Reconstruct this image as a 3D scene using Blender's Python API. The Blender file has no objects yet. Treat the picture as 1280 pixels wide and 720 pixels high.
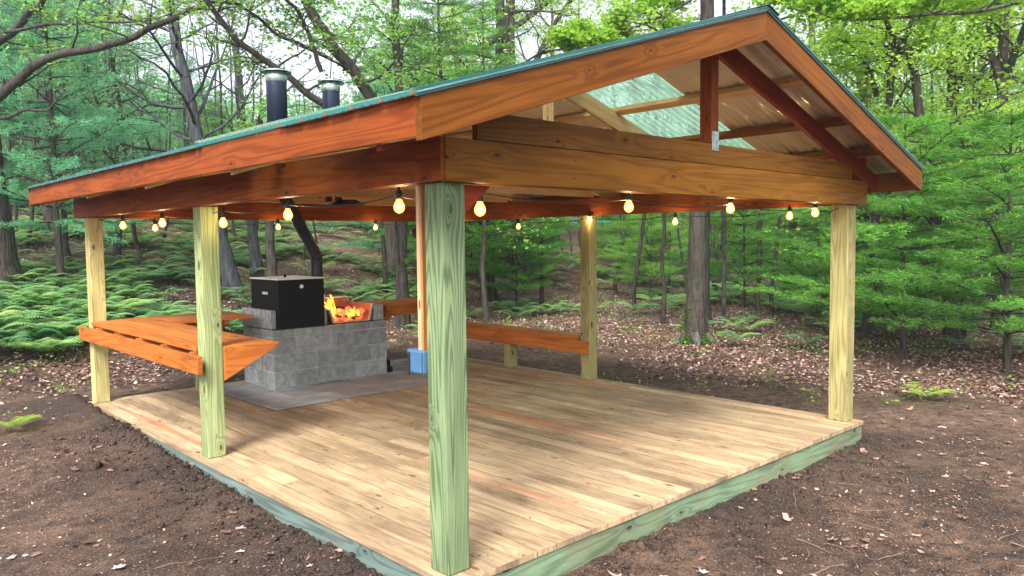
import bpy, bmesh, math, random
import numpy as np
from mathutils import Vector, Matrix, Quaternion
R = math.radians
random.seed(7)
rng = np.random.default_rng(11)
SC = bpy.context.scene

# ------------------------------------------------------------------ camera
CAM = np.array([-2.3213, -2.9496, 1.6622])
YAW, PIT, ROL, FOC = 43.2652, -3.5068, -0.6285, 967.1438
def cam_axes():
    y, p, r = R(YAW), R(PIT), R(ROL)
    fw = np.array([math.sin(y)*math.cos(p), math.cos(y)*math.cos(p), math.sin(p)])
    rt = np.array([math.cos(y), -math.sin(y), 0.0]); up = np.cross(rt, fw)
    return fw, rt*math.cos(r)+up*math.sin(r), -rt*math.sin(r)+up*math.cos(r)
FW, RT, UP = cam_axes()
cd = bpy.data.cameras.new('camera'); cam = bpy.data.objects.new('camera', cd); SC.collection.objects.link(cam)
cd.sensor_width = 36; cd.lens = FOC/1280*36; cd.clip_start = 0.05; cd.clip_end = 1000
m = Matrix.Identity(4)
for i in range(3):
    m[i][0] = RT[i]; m[i][1] = UP[i]; m[i][2] = -FW[i]; m[i][3] = CAM[i]
cam.matrix_world = m
SC.camera = cam
def ray(u, v, d):
    """world point seen along a view direction, d metres away on the level"""
    k = FW + RT*(u-640)/FOC - UP*(v-360)/FOC
    return CAM + k*(d/math.hypot(k[0], k[1]))

# ------------------------------------------------------------------ light
SUN_EL, SUN_AZ = 44, 238          # azimuth clockwise from +Y
wd = bpy.data.worlds.new('World'); SC.world = wd; wd.use_nodes = True
nt = wd.node_tree; nt.nodes.clear()
sky = nt.nodes.new('ShaderNodeTexSky'); sky.sky_type = 'NISHITA'; sky.sun_disc = False
sky.sun_elevation = R(SUN_EL); sky.sun_rotation = R(SUN_AZ); sky.air_density = 1.0; sky.dust_density = 3.0; sky.ozone_density = 1.0
bw = nt.nodes.new('ShaderNodeRGBToBW'); nt.links.new(sky.outputs[0], bw.inputs[0])
tn = nt.nodes.new('ShaderNodeVectorMath'); tn.operation = 'SCALE'; tn.inputs[0].default_value = (1.08, 1.0, 1.13)
nt.links.new(bw.outputs[0], tn.inputs['Scale'])
mx = nt.nodes.new('ShaderNodeMix'); mx.data_type = 'RGBA'; mx.inputs[0].default_value = 0.8
nt.links.new(sky.outputs[0], mx.inputs[6]); nt.links.new(tn.outputs[0], mx.inputs[7])
bg = nt.nodes.new('ShaderNodeBackground'); bg.inputs[1].default_value = 0.15
nt.links.new(mx.outputs[2], bg.inputs[0])
wo = nt.nodes.new('ShaderNodeOutputWorld'); nt.links.new(bg.outputs[0], wo.inputs[0])
sd = bpy.data.lights.new('sun', 'SUN'); sd.energy = 2.3; sd.angle = R(22); sd.color = (1.0, 0.95, 0.86)
so = bpy.data.objects.new('sun', sd); SC.collection.objects.link(so)
a, e = R(SUN_AZ), R(SUN_EL)
sdir = Vector((math.sin(a)*math.cos(e), math.cos(a)*math.cos(e), math.sin(e)))
so.rotation_euler = sdir.to_track_quat('Z', 'Y').to_euler(); so.location = (-6, -4, 12)
vs = SC.view_settings
vs.view_transform = 'Standard'; vs.look = 'None'; vs.gamma = 1; vs.use_curve_mapping = False
vs.exposure = 1.65
SC.render.engine = 'CYCLES'
cy = SC.cycles; cy.use_denoising = True; cy.max_bounces = 7; cy.diffuse_bounces = 3; cy.glossy_bounces = 2
cy.transmission_bounces = 4; cy.transparent_max_bounces = 6; cy.caustics_reflective = False; cy.caustics_refractive = False
cy.sample_clamp_indirect = 4

# ------------------------------------------------------------------ materials
def new_mat(name):
    mt = bpy.data.materials.new(name); mt.use_nodes = True
    n = mt.node_tree; b = n.nodes['Principled BSDF']
    return mt, n, b
def nd(n, t, **kw):
    x = n.nodes.new(t)
    for k, v in kw.items(): setattr(x, k, v)
    return x
def val(n, s, v):
    if hasattr(v, 'is_output'): n.links.new(v, s)
    else: s.default_value = v
def mth(n, op, a, b=0.0, c=None, clamp=False):
    x = nd(n, 'ShaderNodeMath', operation=op, use_clamp=clamp)
    val(n, x.inputs[0], a); val(n, x.inputs[1], b)
    if c is not None: val(n, x.inputs[2], c)
    return x.outputs[0]
def mixc(n, f, a, b, mode='MIX'):
    x = nd(n, 'ShaderNodeMix', data_type='RGBA', blend_type=mode)
    val(n, x.inputs[0], f)
    for s, v in ((6, a), (7, b)):
        if isinstance(v, tuple): v = v if len(v) == 4 else (*v, 1)
        val(n, x.inputs[s], v)
    return x.outputs[2]
def rng_map(n, v, a, b, c=0.0, d=1.0):
    x = nd(n, 'ShaderNodeMapRange'); val(n, x.inputs[0], v)
    for i, k in zip((1, 2, 3, 4), (a, b, c, d)): x.inputs[i].default_value = k
    return x.outputs[0]
def noise(n, vec, scale, detail=3, rough=.55):
    x = nd(n, 'ShaderNodeTexNoise'); val(n, x.inputs['Vector'], vec)
    x.inputs['Scale'].default_value = scale; x.inputs['Detail'].default_value = detail; x.inputs['Roughness'].default_value = rough
    return x.outputs[0]
def vmul(n, vec, s):
    x = nd(n, 'ShaderNodeVectorMath', operation='MULTIPLY'); n.links.new(vec, x.inputs[0]); x.inputs[1].default_value = s
    return x.outputs[0]
def bump(n, b, h, strength=.3, dist=.01):
    x = nd(n, 'ShaderNodeBump'); x.inputs['Strength'].default_value = strength; x.inputs['Distance'].default_value = dist
    n.links.new(h, x.inputs['Height']); n.links.new(x.outputs[0], b.inputs['Normal'])

def wood(name, light, dark, knot, stain=None, rough=.6, rings=26, contrast=.55, weather=0.0, spec=.12, seam=False, ks=.06):
    """board timber: uv runs along the board in metres"""
    mt, n, b = new_mat(name)
    uv = nd(n, 'ShaderNodeUVMap', uv_map='UVMap').outputs[0]
    tint = nd(n, 'ShaderNodeAttribute', attribute_name='tint').outputs['Fac']
    vk = nd(n, 'ShaderNodeTexVoronoi', voronoi_dimensions='2D'); n.links.new(vmul(n, uv, (2.1, 5.2, 1)), vk.inputs['Vector']); vk.inputs['Scale'].default_value = 1
    sep = nd(n, 'ShaderNodeSeparateColor'); n.links.new(vk.outputs['Color'], sep.inputs[0])
    has = mth(n, 'GREATER_THAN', sep.outputs[0], .52)
    d = vk.outputs['Distance']
    ksz = mth(n, 'MULTIPLY_ADD', sep.outputs[1], ks, .022)
    kn = mth(n, 'MULTIPLY', rng_map(n, mth(n, 'DIVIDE', d, ksz), .75, 1.25, 1, 0), has)
    halo = mth(n, 'MULTIPLY', mth(n, 'POWER', 2.718, mth(n, 'MULTIPLY', d, -9.0)), has)
    g = noise(n, vmul(n, uv, (.33, 6.0, 1)), 1, 2, .4)
    g2 = mth(n, 'MULTIPLY_ADD', halo, .22, g)
    ring = mth(n, 'SINE', mth(n, 'MULTIPLY', g2, float(rings)*2.2))
    ring = rng_map(n, ring, -.2, 1.0, 0, 1)
    fib = noise(n, vmul(n, uv, (3, 170, 1)), 1, 2)
    blot = noise(n, vmul(n, uv, (1.3, 5, 1)), 1, 4, .6)
    col = mixc(n, mth(n, 'MULTIPLY', ring, contrast), light, dark)
    col = mixc(n, mth(n, 'MULTIPLY', rng_map(n, fib, .35, .7), .35), col, dark)
    f = rng_map(n, blot, .3, .7, .72, 1.22)
    f = mth(n, 'MULTIPLY', f, rng_map(n, tint, 0, 1, .78, 1.2))
    col = mixc(n, 1.0, col, nd(n, 'ShaderNodeCombineColor').outputs[0], 'MULTIPLY') if False else col
    sc = nd(n, 'ShaderNodeVectorMath', operation='SCALE'); n.links.new(col, sc.inputs[0]); n.links.new(f, sc.inputs['Scale'])
    col = sc.outputs[0]
    if stain:
        s = rng_map(n, noise(n, vmul(n, uv, (.35, 7, 1)), 1, 2), .53, .6)
        s = mth(n, 'MULTIPLY', s, rng_map(n, tint, .55, .95, 0.0, .85))
        col = mixc(n, s, col, stain)
    if weather:
        wv = noise(n, vmul(n, uv, (.8, 2.6, 1)), 1, 6, .65)
        col = mixc(n, mth(n, 'MULTIPLY', rng_map(n, wv, .5, .72), weather), col, (.13, .085, .05))
        ft = nd(n, 'ShaderNodeNewGeometry').outputs['Position']
        blob = noise(n, ft, 1.7, 6, .7)
        col = mixc(n, mth(n, 'MULTIPLY', rng_map(n, blob, .52, .7), weather*.8), col, (.2, .14, .09))
    if seam:
        px_ = nd(n, 'ShaderNodeSeparateXYZ'); n.links.new(nd(n, 'ShaderNodeNewGeometry').outputs['Position'], px_.inputs[0])
        fr_ = mth(n, 'FRACT', mth(n, 'DIVIDE', mth(n, 'ADD', px_.outputs[0], .033), .146))
        ed_ = mth(n, 'MINIMUM', fr_, mth(n, 'SUBTRACT', .94, fr_))
        gap_shade = mth(n, 'MULTIPLY', rng_map(n, ed_, .10, .0), rng_map(n, blot, .3, .7, .35, 1.0))  # shade of the open board gaps, painted onto the board edges
        col = mixc(n, mth(n, 'MULTIPLY', gap_shade, .42), col, (.10, .065, .04))
    col = mixc(n, mth(n, 'MULTIPLY', halo, .45), col, dark)
    col = mixc(n, kn, col, knot)
    n.links.new(col, b.inputs['Base Color'])
    n.links.new(rng_map(n, fib, .3, .7, rough-.1, rough+.12), b.inputs['Roughness'])
    b.inputs['Specular IOR Level'].default_value = spec
    h = mth(n, 'ADD', mth(n, 'MULTIPLY', fib, .6), mth(n, 'MULTIPLY', ring, -.4)); h = mth(n, 'MULTIPLY_ADD', kn, -.6, h)
    bump(n, b, h, .3, .002)
    return mt
M = {}
M['treated'] = wood('treated_green_timber', (.31, .365, .17), (.13, .175, .06), (.07, .05, .03), rings=70, contrast=.75)
M['treated_corner'] = wood('treated_blue_green_timber', (.25, .335, .17), (.07, .13, .055), (.09, .06, .035), rings=72, contrast=.75)
M['treated_warm'] = wood('treated_tan_timber', (.42, .39, .17), (.23, .19, .06), (.08, .05, .03), rings=70, contrast=.7)
M['rim'] = wood('treated_rim_timber', (.17, .25, .14), (.07, .12, .07), (.04, .05, .03), rings=40, contrast=.7, weather=.75)
M['rim_dark'] = wood('muddy_rim_timber', (.12, .17, .15), (.045, .07, .065), (.03, .03, .025), rings=40, contrast=.7, weather=.8)
M['deck'] = wood('deck_timber', (.46, .355, .215), (.27, .185, .10), (.15, .08, .045), stain=(.45, .17, .08), rings=40, contrast=.6, weather=.95, seam=True, rough=.65)
M['cedar'] = wood('red_cedar_stain', (.225, .052, .008), (.09, .018, .004), (.05, .014, .006), rings=34, ks=.03, contrast=.55, rough=.55)
M['cedar_gold'] = wood('golden_cedar_stain', (.225, .078, .009), (.10, .028, .004), (.05, .016, .006), rings=30, ks=.03, contrast=.55, rough=.55)
M['header'] = wood('honey_stained_timber', (.22, .092, .007), (.11, .042, .004), (.035, .014, .005), rings=34, ks=.028, contrast=.6, rough=.55)
M['darkred'] = wood('dark_red_stain', (.30, .045, .012), (.14, .020, .007), (.05, .01, .005), rings=14, contrast=.4, rough=.5)
M['counter'] = wood('orange_stained_timber', (.50, .165, .032), (.27, .07, .014), (.12, .03, .01), rings=36, contrast=.55, rough=.45)
M['pine'] = wood('raw_pine_timber', (.58, .38, .19), (.42, .24, .10), (.14, .06, .03), rings=18, contrast=.4)

def plain(name, col, rough=.6, metal=0.0, var=.25, scale=8, bumpy=0.0, spec=.5, per=0.0):
    mt, n, b = new_mat(name)
    co = nd(n, 'ShaderNodeTexCoord').outputs['Object']
    ns = noise(n, co, scale, 5, .6)
    sc = nd(n, 'ShaderNodeVectorMath', operation='SCALE'); sc.inputs[0].default_value = col
    f_ = rng_map(n, ns, .3, .7, 1-var, 1+var)
    if per: f_ = mth(n, 'MULTIPLY', f_, rng_map(n, nd(n, 'ShaderNodeAttribute', attribute_name='tint').outputs['Fac'], 0, 1, 1-per, 1+per))
    n.links.new(f_, sc.inputs['Scale']); n.links.new(sc.outputs[0], b.inputs['Base Color'])
    b.inputs['Roughness'].default_value = rough; b.inputs['Metallic'].default_value = metal; b.inputs['Specular IOR Level'].default_value = spec
    if bumpy: bump(n, b, noise(n, co, scale*8, 4), bumpy, .004)
    return mt
M['roof_top'] = plain('teal_painted_metal', (.014, .105, .095), .25, .2, .15)
M['roof_under'] = plain('beige_painted_metal', (.58, .47, .33), .22, 0, .08, 2, spec=.8)
M['galv'] = plain('galvanised_steel', (.36, .46, .40), .4, .8, .5, 30)
M['black'] = plain('black_painted_steel', (.003, .003, .0035), .5, 0, .2, 5, spec=.2)
M['pipe'] = plain('blue_black_stove_pipe', (.010, .017, .035), .3, .4, .3, 5)
M['lid'] = plain('brushed_steel_lid', (.93, .93, .93), .3, 0, .03, 5)
M['plate'] = plain('pale_badge', (.7, .7, .68), .4, .3, .1)
M['block'] = plain('grey_concrete_block', (.27, .295, .28), .9, 0, .3, 16, .6, per=.2)
M['paver'] = plain('grey_paver', (.27, .28, .275), .85, 0, .3, 3, .3, per=.2)
M['mortar'] = plain('mortar', (.40, .41, .385), .95, 0, .2, 14, .4)
M['outlet'] = plain('blue_grey_plastic', (.05, .13, .23), .4, 0, .05)
M['cable'] = plain('black_cable', (.01, .01, .01), .5, 0, 0)
M['steel_rust'] = plain('rusty_firebox_steel', (.30, .13, .08), .6, .3, .4, 12, .3)
M['steel_edge'] = plain('scorched_steel_edge', (.42, .36, .31), .5, .5, .3, 10)
M['screw'] = plain('dark_screw', (.03, .02, .015), .5, .5, 0)
M['hood'] = plain('sooty_flashing', (.03, .03, .035), .5, .5, .2)

def emis(name, col, st, col2=None, scale=10):
    mt, n, b = new_mat(name)
    b.inputs['Base Color'].default_value = (*[c*.3 for c in col], 1); b.inputs['Roughness'].default_value = .6
    b.inputs['Emission Strength'].default_value = st
    if col2:
        co = nd(n, 'ShaderNodeTexCoord').outputs['Object']
        c = mixc(n, rng_map(n, noise(n, co, scale, 3), .38, .62), col, col2)
        n.links.new(c, b.inputs['Emission Color'])
    else: b.inputs['Emission Color'].default_value = (*col, 1)
    return mt
mt, n, b = new_mat('lit_bulb_glass')
em = nd(n, 'ShaderNodeEmission'); em.inputs[0].default_value = (1, .44, .09, 1); em.inputs[1].default_value = 1.5
tp = nd(n, 'ShaderNodeBsdfTransparent'); ms = nd(n, 'ShaderNodeMixShader'); ms.inputs[0].default_value = .42
n.links.new(em.outputs[0], ms.inputs[1]); n.links.new(tp.outputs[0], ms.inputs[2]); n.links.new(ms.outputs[0], n.nodes['Material Output'].inputs[0])
M['bulb'] = mt
M['filament'] = emis('bulb_hot_centre', (1.0, .70, .34), 330)
M['flame'] = emis('flame_yellow', (1.0, .20, .01), 1.5, (1.0, .55, .05), 18)
mt = M['flame']; n = mt.node_tree; b = n.nodes['Principled BSDF']
tp = nd(n, 'ShaderNodeBsdfTransparent'); ms = nd(n, 'ShaderNodeMixShader')
n.links.new(rng_map(n, noise(n, nd(n, 'ShaderNodeTexCoord').outputs['Object'], 26, 4), .40, .56), ms.inputs[0])
n.links.new(b.outputs[0], ms.inputs[1]); n.links.new(tp.outputs[0], ms.inputs[2]); n.links.new(ms.outputs[0], n.nodes['Material Output'].inputs[0])
M['ember'] = emis('glowing_ember', (.85, .04, .01), .55, (1.0, .30, .10), 22)

# translucent ribbed panel
mt, n, b = new_mat('milky_green_plastic_sheet')
b.inputs['Base Color'].default_value = (.45, .62, .52, 1); b.inputs['Roughness'].default_value = .4
tr = nd(n, 'ShaderNodeBsdfTranslucent'); tr.inputs[0].default_value = (.42, .60, .50, 1)
tp = nd(n, 'ShaderNodeBsdfTransparent'); tp.inputs[0].default_value = (.8, .92, .86, 1)
m1 = nd(n, 'ShaderNodeMixShader'); m2 = nd(n, 'ShaderNodeMixShader')
co = nd(n, 'ShaderNodeTexCoord').outputs['Object']
st_ = noise(n, vmul(n, co, (3, 60, 3)), 1, 3)
n.links.new(rng_map(n, st_, .35, .65, .3, .8), m2.inputs[0]); m1.inputs[0].default_value = .7
out = n.nodes['Material Output']
n.links.new(b.outputs[0], m1.inputs[1]); n.links.new(tr.outputs[0], m1.inputs[2])
n.links.new(m1.outputs[0], m2.inputs[1]); n.links.new(tp.outputs[0], m2.inputs[2]); n.links.new(m2.outputs[0], out.inputs[0])
M['clear'] = mt

def leafmat(name, c_dark, c_light, trans=.45, rough=.5):
    mt, n, b = new_mat(name)
    t = nd(n, 'ShaderNodeAttribute', attribute_name='tint').outputs['Fac']
    oi = nd(n, 'ShaderNodeObjectInfo').outputs['Random']
    f = mth(n, 'ADD', mth(n, 'MULTIPLY', t, .8), mth(n, 'MULTIPLY', oi, .3), clamp=True)
    col = mixc(n, f, c_dark, c_light)
    n.links.new(col, b.inputs['Base Color']); b.inputs['Roughness'].default_value = rough; b.inputs['Specular IOR Level'].default_value = .25
    tr = nd(n, 'ShaderNodeBsdfTranslucent'); n.links.new(mixc(n, .25, col, (.5, .6, .05)), tr.inputs[0])
    ms = nd(n, 'ShaderNodeMixShader'); ms.inputs[0].default_value = trans
    n.links.new(b.outputs[0], ms.inputs[1]); n.links.new(tr.outputs[0], ms.inputs[2]); n.links.new(ms.outputs[0], n.nodes['Material Output'].inputs[0])
    return mt
M['leaf'] = leafmat('broad_leaves', (.05, .22, .04), (.30, .56, .09), .5)
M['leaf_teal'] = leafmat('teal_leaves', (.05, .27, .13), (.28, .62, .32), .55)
M['leaf_lime'] = leafmat('lime_maple_leaves', (.09, .33, .035), (.46, .70, .08), .6)
M['needle'] = leafmat('pine_needles', (.020, .13, .022), (.17, .46, .065), .42)
M['needle_lime'] = leafmat('yellow_green_needles', (.035, .19, .025), (.26, .54, .075), .45)
M['needle_blue'] = leafmat('blue_green_needles', (.05, .28, .14), (.22, .60, .33), .45)
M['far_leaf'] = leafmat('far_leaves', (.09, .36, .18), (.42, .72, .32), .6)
M['fern'] = leafmat('fern_fronds', (.05, .27, .13), (.46, .66, .20), .45)
M['moss'] = leafmat('moss', (.02, .07, .01), (.08, .17, .02), .2)
M['litter'] = None
mt, n, b = new_mat('dead_leaves')
t = nd(n, 'ShaderNodeAttribute', attribute_name='tint').outputs['Fac']
cr = nd(n, 'ShaderNodeValToRGB'); n.links.new(t, cr.inputs[0])
el = cr.color_ramp.elements
el[0].position = 0; el[0].color = (.035, .018, .012, 1); el[1].position = 1; el[1].color = (.66, .56, .52, 1)
for p_, c_ in ((.3, (.15, .078, .055, 1)), (.55, (.29, .17, .125, 1)), (.8, (.46, .33, .28, 1))):
    x = el.new(p_); x.color = c_
n.links.new(cr.outputs[0], b.inputs['Base Color']); b.inputs['Roughness'].default_value = .7
M['litter'] = mt

def bark(name, c1, c2, lich=None):
    mt, n, b = new_mat(name)
    co = nd(n, 'ShaderNodeTexCoord').outputs['Object']
    v = nd(n, 'ShaderNodeTexNoise'); n.links.new(vmul(n, co, (22, 22, 3.5)), v.inputs['Vector']); v.inputs['Scale'].default_value = 1; v.inputs['Detail'].default_value = 5
    col = mixc(n, rng_map(n, v.outputs[0], .35, .65), c1, c2)
    if lich: col = mixc(n, mth(n, 'MULTIPLY', rng_map(n, noise(n, co, 3, 4), .5, .65), .6), col, lich)
    n.links.new(col, b.inputs['Base Color']); b.inputs['Roughness'].default_value = .9
    bump(n, b, v.outputs[0], .9, .03)
    return mt
M['bark'] = bark('grey_brown_bark', (.018, .016, .014), (.12, .105, .09), (.09, .12, .08))
M['bark_dark'] = bark('dark_bark', (.009, .007, .006), (.052, .040, .030), (.035, .05, .025))
M['bark_pale'] = bark('blue_grey_bark', (.014, .016, .020), (.075, .083, .09), (.05, .07, .055))

# ------------------------------------------------------------------ tagging
def link(o, parent=None):
    SC.collection.objects.link(o)
    if parent: o.parent = parent
    return o
def tag(o, label, cat, group=None, kind=None):
    o['label'] = label; o['category'] = cat
    if group: o['group'] = group
    if kind: o['kind'] = kind
    return o
def empty(name, label, cat, loc=(0, 0, 0), group=None, rz=0.0):
    o = bpy.data.objects.new(name, None); o.location = loc; o.rotation_euler = (0, 0, rz); o.empty_display_size = .2
    link(o); return tag(o, label, cat, group)

# ------------------------------------------------------------------ board builder
class BB:
    """boxes with board UVs (metres along the grain) and a tint per board"""
    def __init__(s): s.v = []; s.f = []; s.uv = []; s.t = []; s.mi = []
    def hexa(s, P, mi=0, tint=None):
        P = [Vector(p) for p in P]     # 0-3 bottom ring, 4-7 top ring
        F = [(0, 3, 2, 1), (4, 5, 6, 7), (0, 1, 5, 4), (1, 2, 6, 5), (2, 3, 7, 6), (3, 0, 4, 7)]
        ex, ey, ez = P[1]-P[0], P[3]-P[0], P[4]-P[0]
        E = sorted((ex, ey, ez), key=lambda q: -q.length)
        a = E[0].normalized(); bb = (E[1]-a*E[1].dot(a)).normalized(); c = a.cross(bb)
        o = P[0]; su, sv = random.uniform(0, 60), random.uniform(0, 60); t = random.random() if tint is None else tint
        k = len(s.v); s.v += [tuple(p) for p in P]
        for f in F:
            nrm = (P[f[1]]-P[f[0]]).cross(P[f[2]]-P[f[0]]).normalized()
            ua, va = a, (bb if abs(nrm.dot(bb)) < .6 else c)
            off = 0 if va is bb else 13.7
            if abs(nrm.dot(a)) > .7: ua, va, off = c, bb, 29.3
            s.f.append(tuple(k+i for i in f)); s.t.append(t); s.mi.append(mi)
            for i in f:
                d = P[i]-o; s.uv.append((d.dot(ua)*(1 if ua is a else 6)+su, d.dot(va)+sv+off))
        return s
    def box(s, x0, x1, y0, y1, z0, z1, mi=0, tint=None):
        return s.hexa([(x0, y0, z0), (x1, y0, z0), (x1, y1, z0), (x0, y1, z0), (x0, y0, z1), (x1, y0, z1), (x1, y1, z1), (x0, y1, z1)], mi, tint)
    def poly(s, pts, axis, a0, a1, mi=0):
        """flat polygon extruded along axis (0=x,1=y)"""
        k = len(s.v); nn = len(pts); t = random.random(); su, sv = random.uniform(0, 60), random.uniform(0, 60)
        for av in (a0, a1):
            for p in pts:
                s.v.append((av, p[0], p[1]) if axis == 0 else (p[0], av, p[1]))
        fs = [tuple(range(k, k+nn)), tuple(range(k+2*nn-1, k+nn-1, -1))]
        for i in range(nn):
            j = (i+1) % nn; fs.append((k+i, k+nn+i, k+nn+j, k+j))
        for f in fs:
            s.f.append(f); s.t.append(t); s.mi.append(mi)
            for i in f:
                q = s.v[i]; q2 = (q[1], q[2]) if axis == 0 else (q[0], q[2])
                s.uv.append((q2[0]+su+q[axis], q2[1]+sv+q[axis]))
        return s
    def build(s, name, mats, parent=None, bev=.003, origin=None, smooth=False):
        me = bpy.data.meshes.new(name); 
        og = Vector(origin) if origin is not None else Vector((0, 0, 0))
        me.from_pydata([tuple(Vector(p)-og) for p in s.v], [], s.f)
        ul = me.uv_layers.new(name='UVMap'); ul.data.foreach_set('uv', np.array(s.uv, dtype=np.float32).ravel())
        at = me.attributes.new('tint', 'FLOAT', 'FACE'); at.data.foreach_set('value', np.array(s.t, dtype=np.float32))
        if not isinstance(mats, (list, tuple)): mats = [mats]
        for q in mats: me.materials.append(q)
        me.polygons.foreach_set('material_index', s.mi)
        bm = bmesh.new(); bm.from_mesh(me); bmesh.ops.recalc_face_normals(bm, faces=bm.faces); bm.to_mesh(me); bm.free()
        o = link(bpy.data.objects.new(name, me), parent); o.location = og
        if bev:
            md = o.modifiers.new('edge', 'BEVEL'); md.width = bev; md.segments = 2; md.limit_method = 'ANGLE'; md.angle_limit = R(40)
        return o
def tubes(name, paths, mat, parent=None, sides=8, caps=True):
    """paths: list of (points, radii)"""
    V = []; F = []; k = 0
    for pts, rad in paths:
        v, f = tube(np.array(pts, float), np.array(rad, float), sides); V.append(v); F.append(f+k); k += len(v)
    o = mesh_np(name, np.vstack(V), np.vstack(F), mat, smooth=True); link(o, parent)
    return o
def tube(P, rr, sides):
    nP = len(P); T = np.gradient(P, axis=0); T /= np.linalg.norm(T, axis=1)[:, None]+1e-9
    ref = np.array([0, 0, 1.0]) if abs(T[:, 2]).mean() < .8 else np.array([1.0, 0, 0])
    A = np.cross(T, ref); A /= np.linalg.norm(A, axis=1)[:, None]+1e-9; B = np.cross(T, A)
    an = np.linspace(0, 2*np.pi, sides, endpoint=False)
    ring = A[:, None, :]*np.cos(an)[None, :, None]+B[:, None, :]*np.sin(an)[None, :, None]
    V = (P[:, None, :]+ring*rr[:, None, None]).reshape(-1, 3)
    i = np.arange(nP-1)[:, None]*sides; j = np.arange(sides)[None, :]; j2 = (j+1) % sides
    F = np.stack([i+j, i+j2, i+sides+j2, i+sides+j], -1).reshape(-1, 4)
    return V, F
def mesh_np(name, V, F, mats, tint=None, smooth=False, mi=None):
    me = bpy.data.meshes.new(name); V = np.ascontiguousarray(V, dtype=np.float32); F = np.ascontiguousarray(F, dtype=np.int32)
    k = F.shape[1]
    me.vertices.add(len(V)); me.vertices.foreach_set('co', V.ravel())
    me.loops.add(F.size); me.loops.foreach_set('vertex_index', F.ravel())
    me.polygons.add(len(F)); me.polygons.foreach_set('loop_start', np.arange(0, F.size, k, dtype=np.int32)); me.polygons.foreach_set('loop_total', np.full(len(F), k, dtype=np.int32))
    if smooth: me.polygons.foreach_set('use_smooth', np.ones(len(F), dtype=bool))
    me.update(calc_edges=True)
    if tint is not None:
        at = me.attributes.new('tint', 'FLOAT', 'FACE'); at.data.foreach_set('value', np.ascontiguousarray(tint, dtype=np.float32))
    for q in (mats if isinstance(mats, (list, tuple)) else [mats]): me.materials.append(q)
    if mi is not None: me.polygons.foreach_set('material_index', np.ascontiguousarray(mi, dtype=np.int32))
    return bpy.data.objects.new(name, me)
def unit(v): return v/(np.linalg.norm(v, axis=-1, keepdims=True)+1e-9)
def leaves(C, size, flat=.6, aspect=.6, rg=rng, dirs=None):
    """folded leaf quads around centres C; returns V,F"""
    nL = len(C)
    d = rg.normal(size=(nL, 3)) if dirs is None else dirs+rg.normal(size=(nL, 3))*.35
    if dirs is None: d[:, 2] *= (1-flat)
    d = unit(d)
    up = rg.normal(size=(nL, 3))*.6; up[:, 2] += 1.0*flat+.15
    s = unit(np.cross(d, up)); sz = (size*rg.uniform(.6, 1.35, nL))[:, None]
    V = np.stack([C-d*sz*.5, C+s*sz*aspect*.5+d*sz*.05, C+d*sz*.5, C-s*sz*aspect*.5+d*sz*.05], 1).reshape(-1, 3)
    F = np.arange(nL*4).reshape(-1, 4)
    return V, F

# ------------------------------------------------------------------ noise + ground
def _hash(ix, iy, s): 
    h = (ix*374761393+iy*668265263+s*974634777) & 0xffffffff
    h = ((h ^ (h >> 13))*1274126177) & 0xffffffff
    return ((h ^ (h >> 16)) & 0xffff)/65535.0
def vnoise(x, y, s=0):
    x0 = np.floor(x).astype(np.int64); y0 = np.floor(y).astype(np.int64); fx = x-x0; fy = y-y0
    fx = fx*fx*(3-2*fx); fy = fy*fy*(3-2*fy)
    return (_hash(x0, y0, s)*(1-fx)+_hash(x0+1, y0, s)*fx)*(1-fy)+(_hash(x0, y0+1, s)*(1-fx)+_hash(x0+1, y0+1, s)*fx)*fy
def fbm(x, y, o=4, s=0, g=.5):
    r = 0; a = 1; t = 0
    for k in range(o): r = r+a*(vnoise(x*2**k, y*2**k, s+k)-.5); t += a; a *= g
    return r/t
def sstep(a, b, x):
    t = np.clip((x-a)/(b-a), 0, 1); return t*t*(3-2*t)
DX0, DX1, DY0, DY1 = -.033, 4.742, -.081, 6.088
def ground(x, y, fine=True):
    x = np.asarray(x, float); y = np.asarray(y, float)
    s = y-.35*x
    hill = .2*np.where(s > 7, np.sqrt((np.maximum(s-7, 0))**2+4)-2, 0)
    hill = hill*(1-.45*sstep(30, 80, s))
    dcam = np.hypot(x-CAM[0], y-CAM[1])
    z = -.205+hill+.02*np.maximum(dcam-22, 0)*sstep(5, 20, x)
    near = np.exp(-((np.maximum(0, np.abs(x-2.3)-2.4))**2+(np.maximum(0, np.abs(y-3)-3.1))**2)/1.4)
    z = z+near*(.165*sstep(-.2, 6.2, y)*sstep(5.2, 3.0, x) + .0)
    # soil heaped against the rim
    dl = np.maximum(DX0-x, 0); inl = (y > -.1) & (x < DX0+.02)
    z = z+np.where(inl, .05*np.exp(-(dl/.22)**2)*(.4+vnoise(y*2.3, x*0, 5)), 0)
    df = np.maximum(DY0-y, 0); inf = (x > 1.2) & (x < 5.0) & (y < DY0+.02)
    z = z+np.where(inf, .03*np.exp(-(df/.25)**2)*(.2+1.2*vnoise(x*2.1, y*0, 8)), 0)
    z = z+.35*fbm(x*.12, y*.12, 3, 31)*sstep(7, 16, dcam)
    if fine:
        rough = .45+.55*sstep(.35, .6, vnoise(x*.7, y*.7, 77))
        z = z+.055*fbm(x*1.6, y*1.6, 3, 3)*rough+.045*fbm(x*7, y*7, 4, 9, .6)*rough
    ins = (x > DX0-.005) & (x < DX1+.005) & (y > DY0-.005) & (y < DY1+.01)
    z = np.where(ins, np.minimum(z, -.14), z)
    return z
def gz(x, y): return float(ground(np.array([x]), np.array([y]), False)[0])

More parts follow.
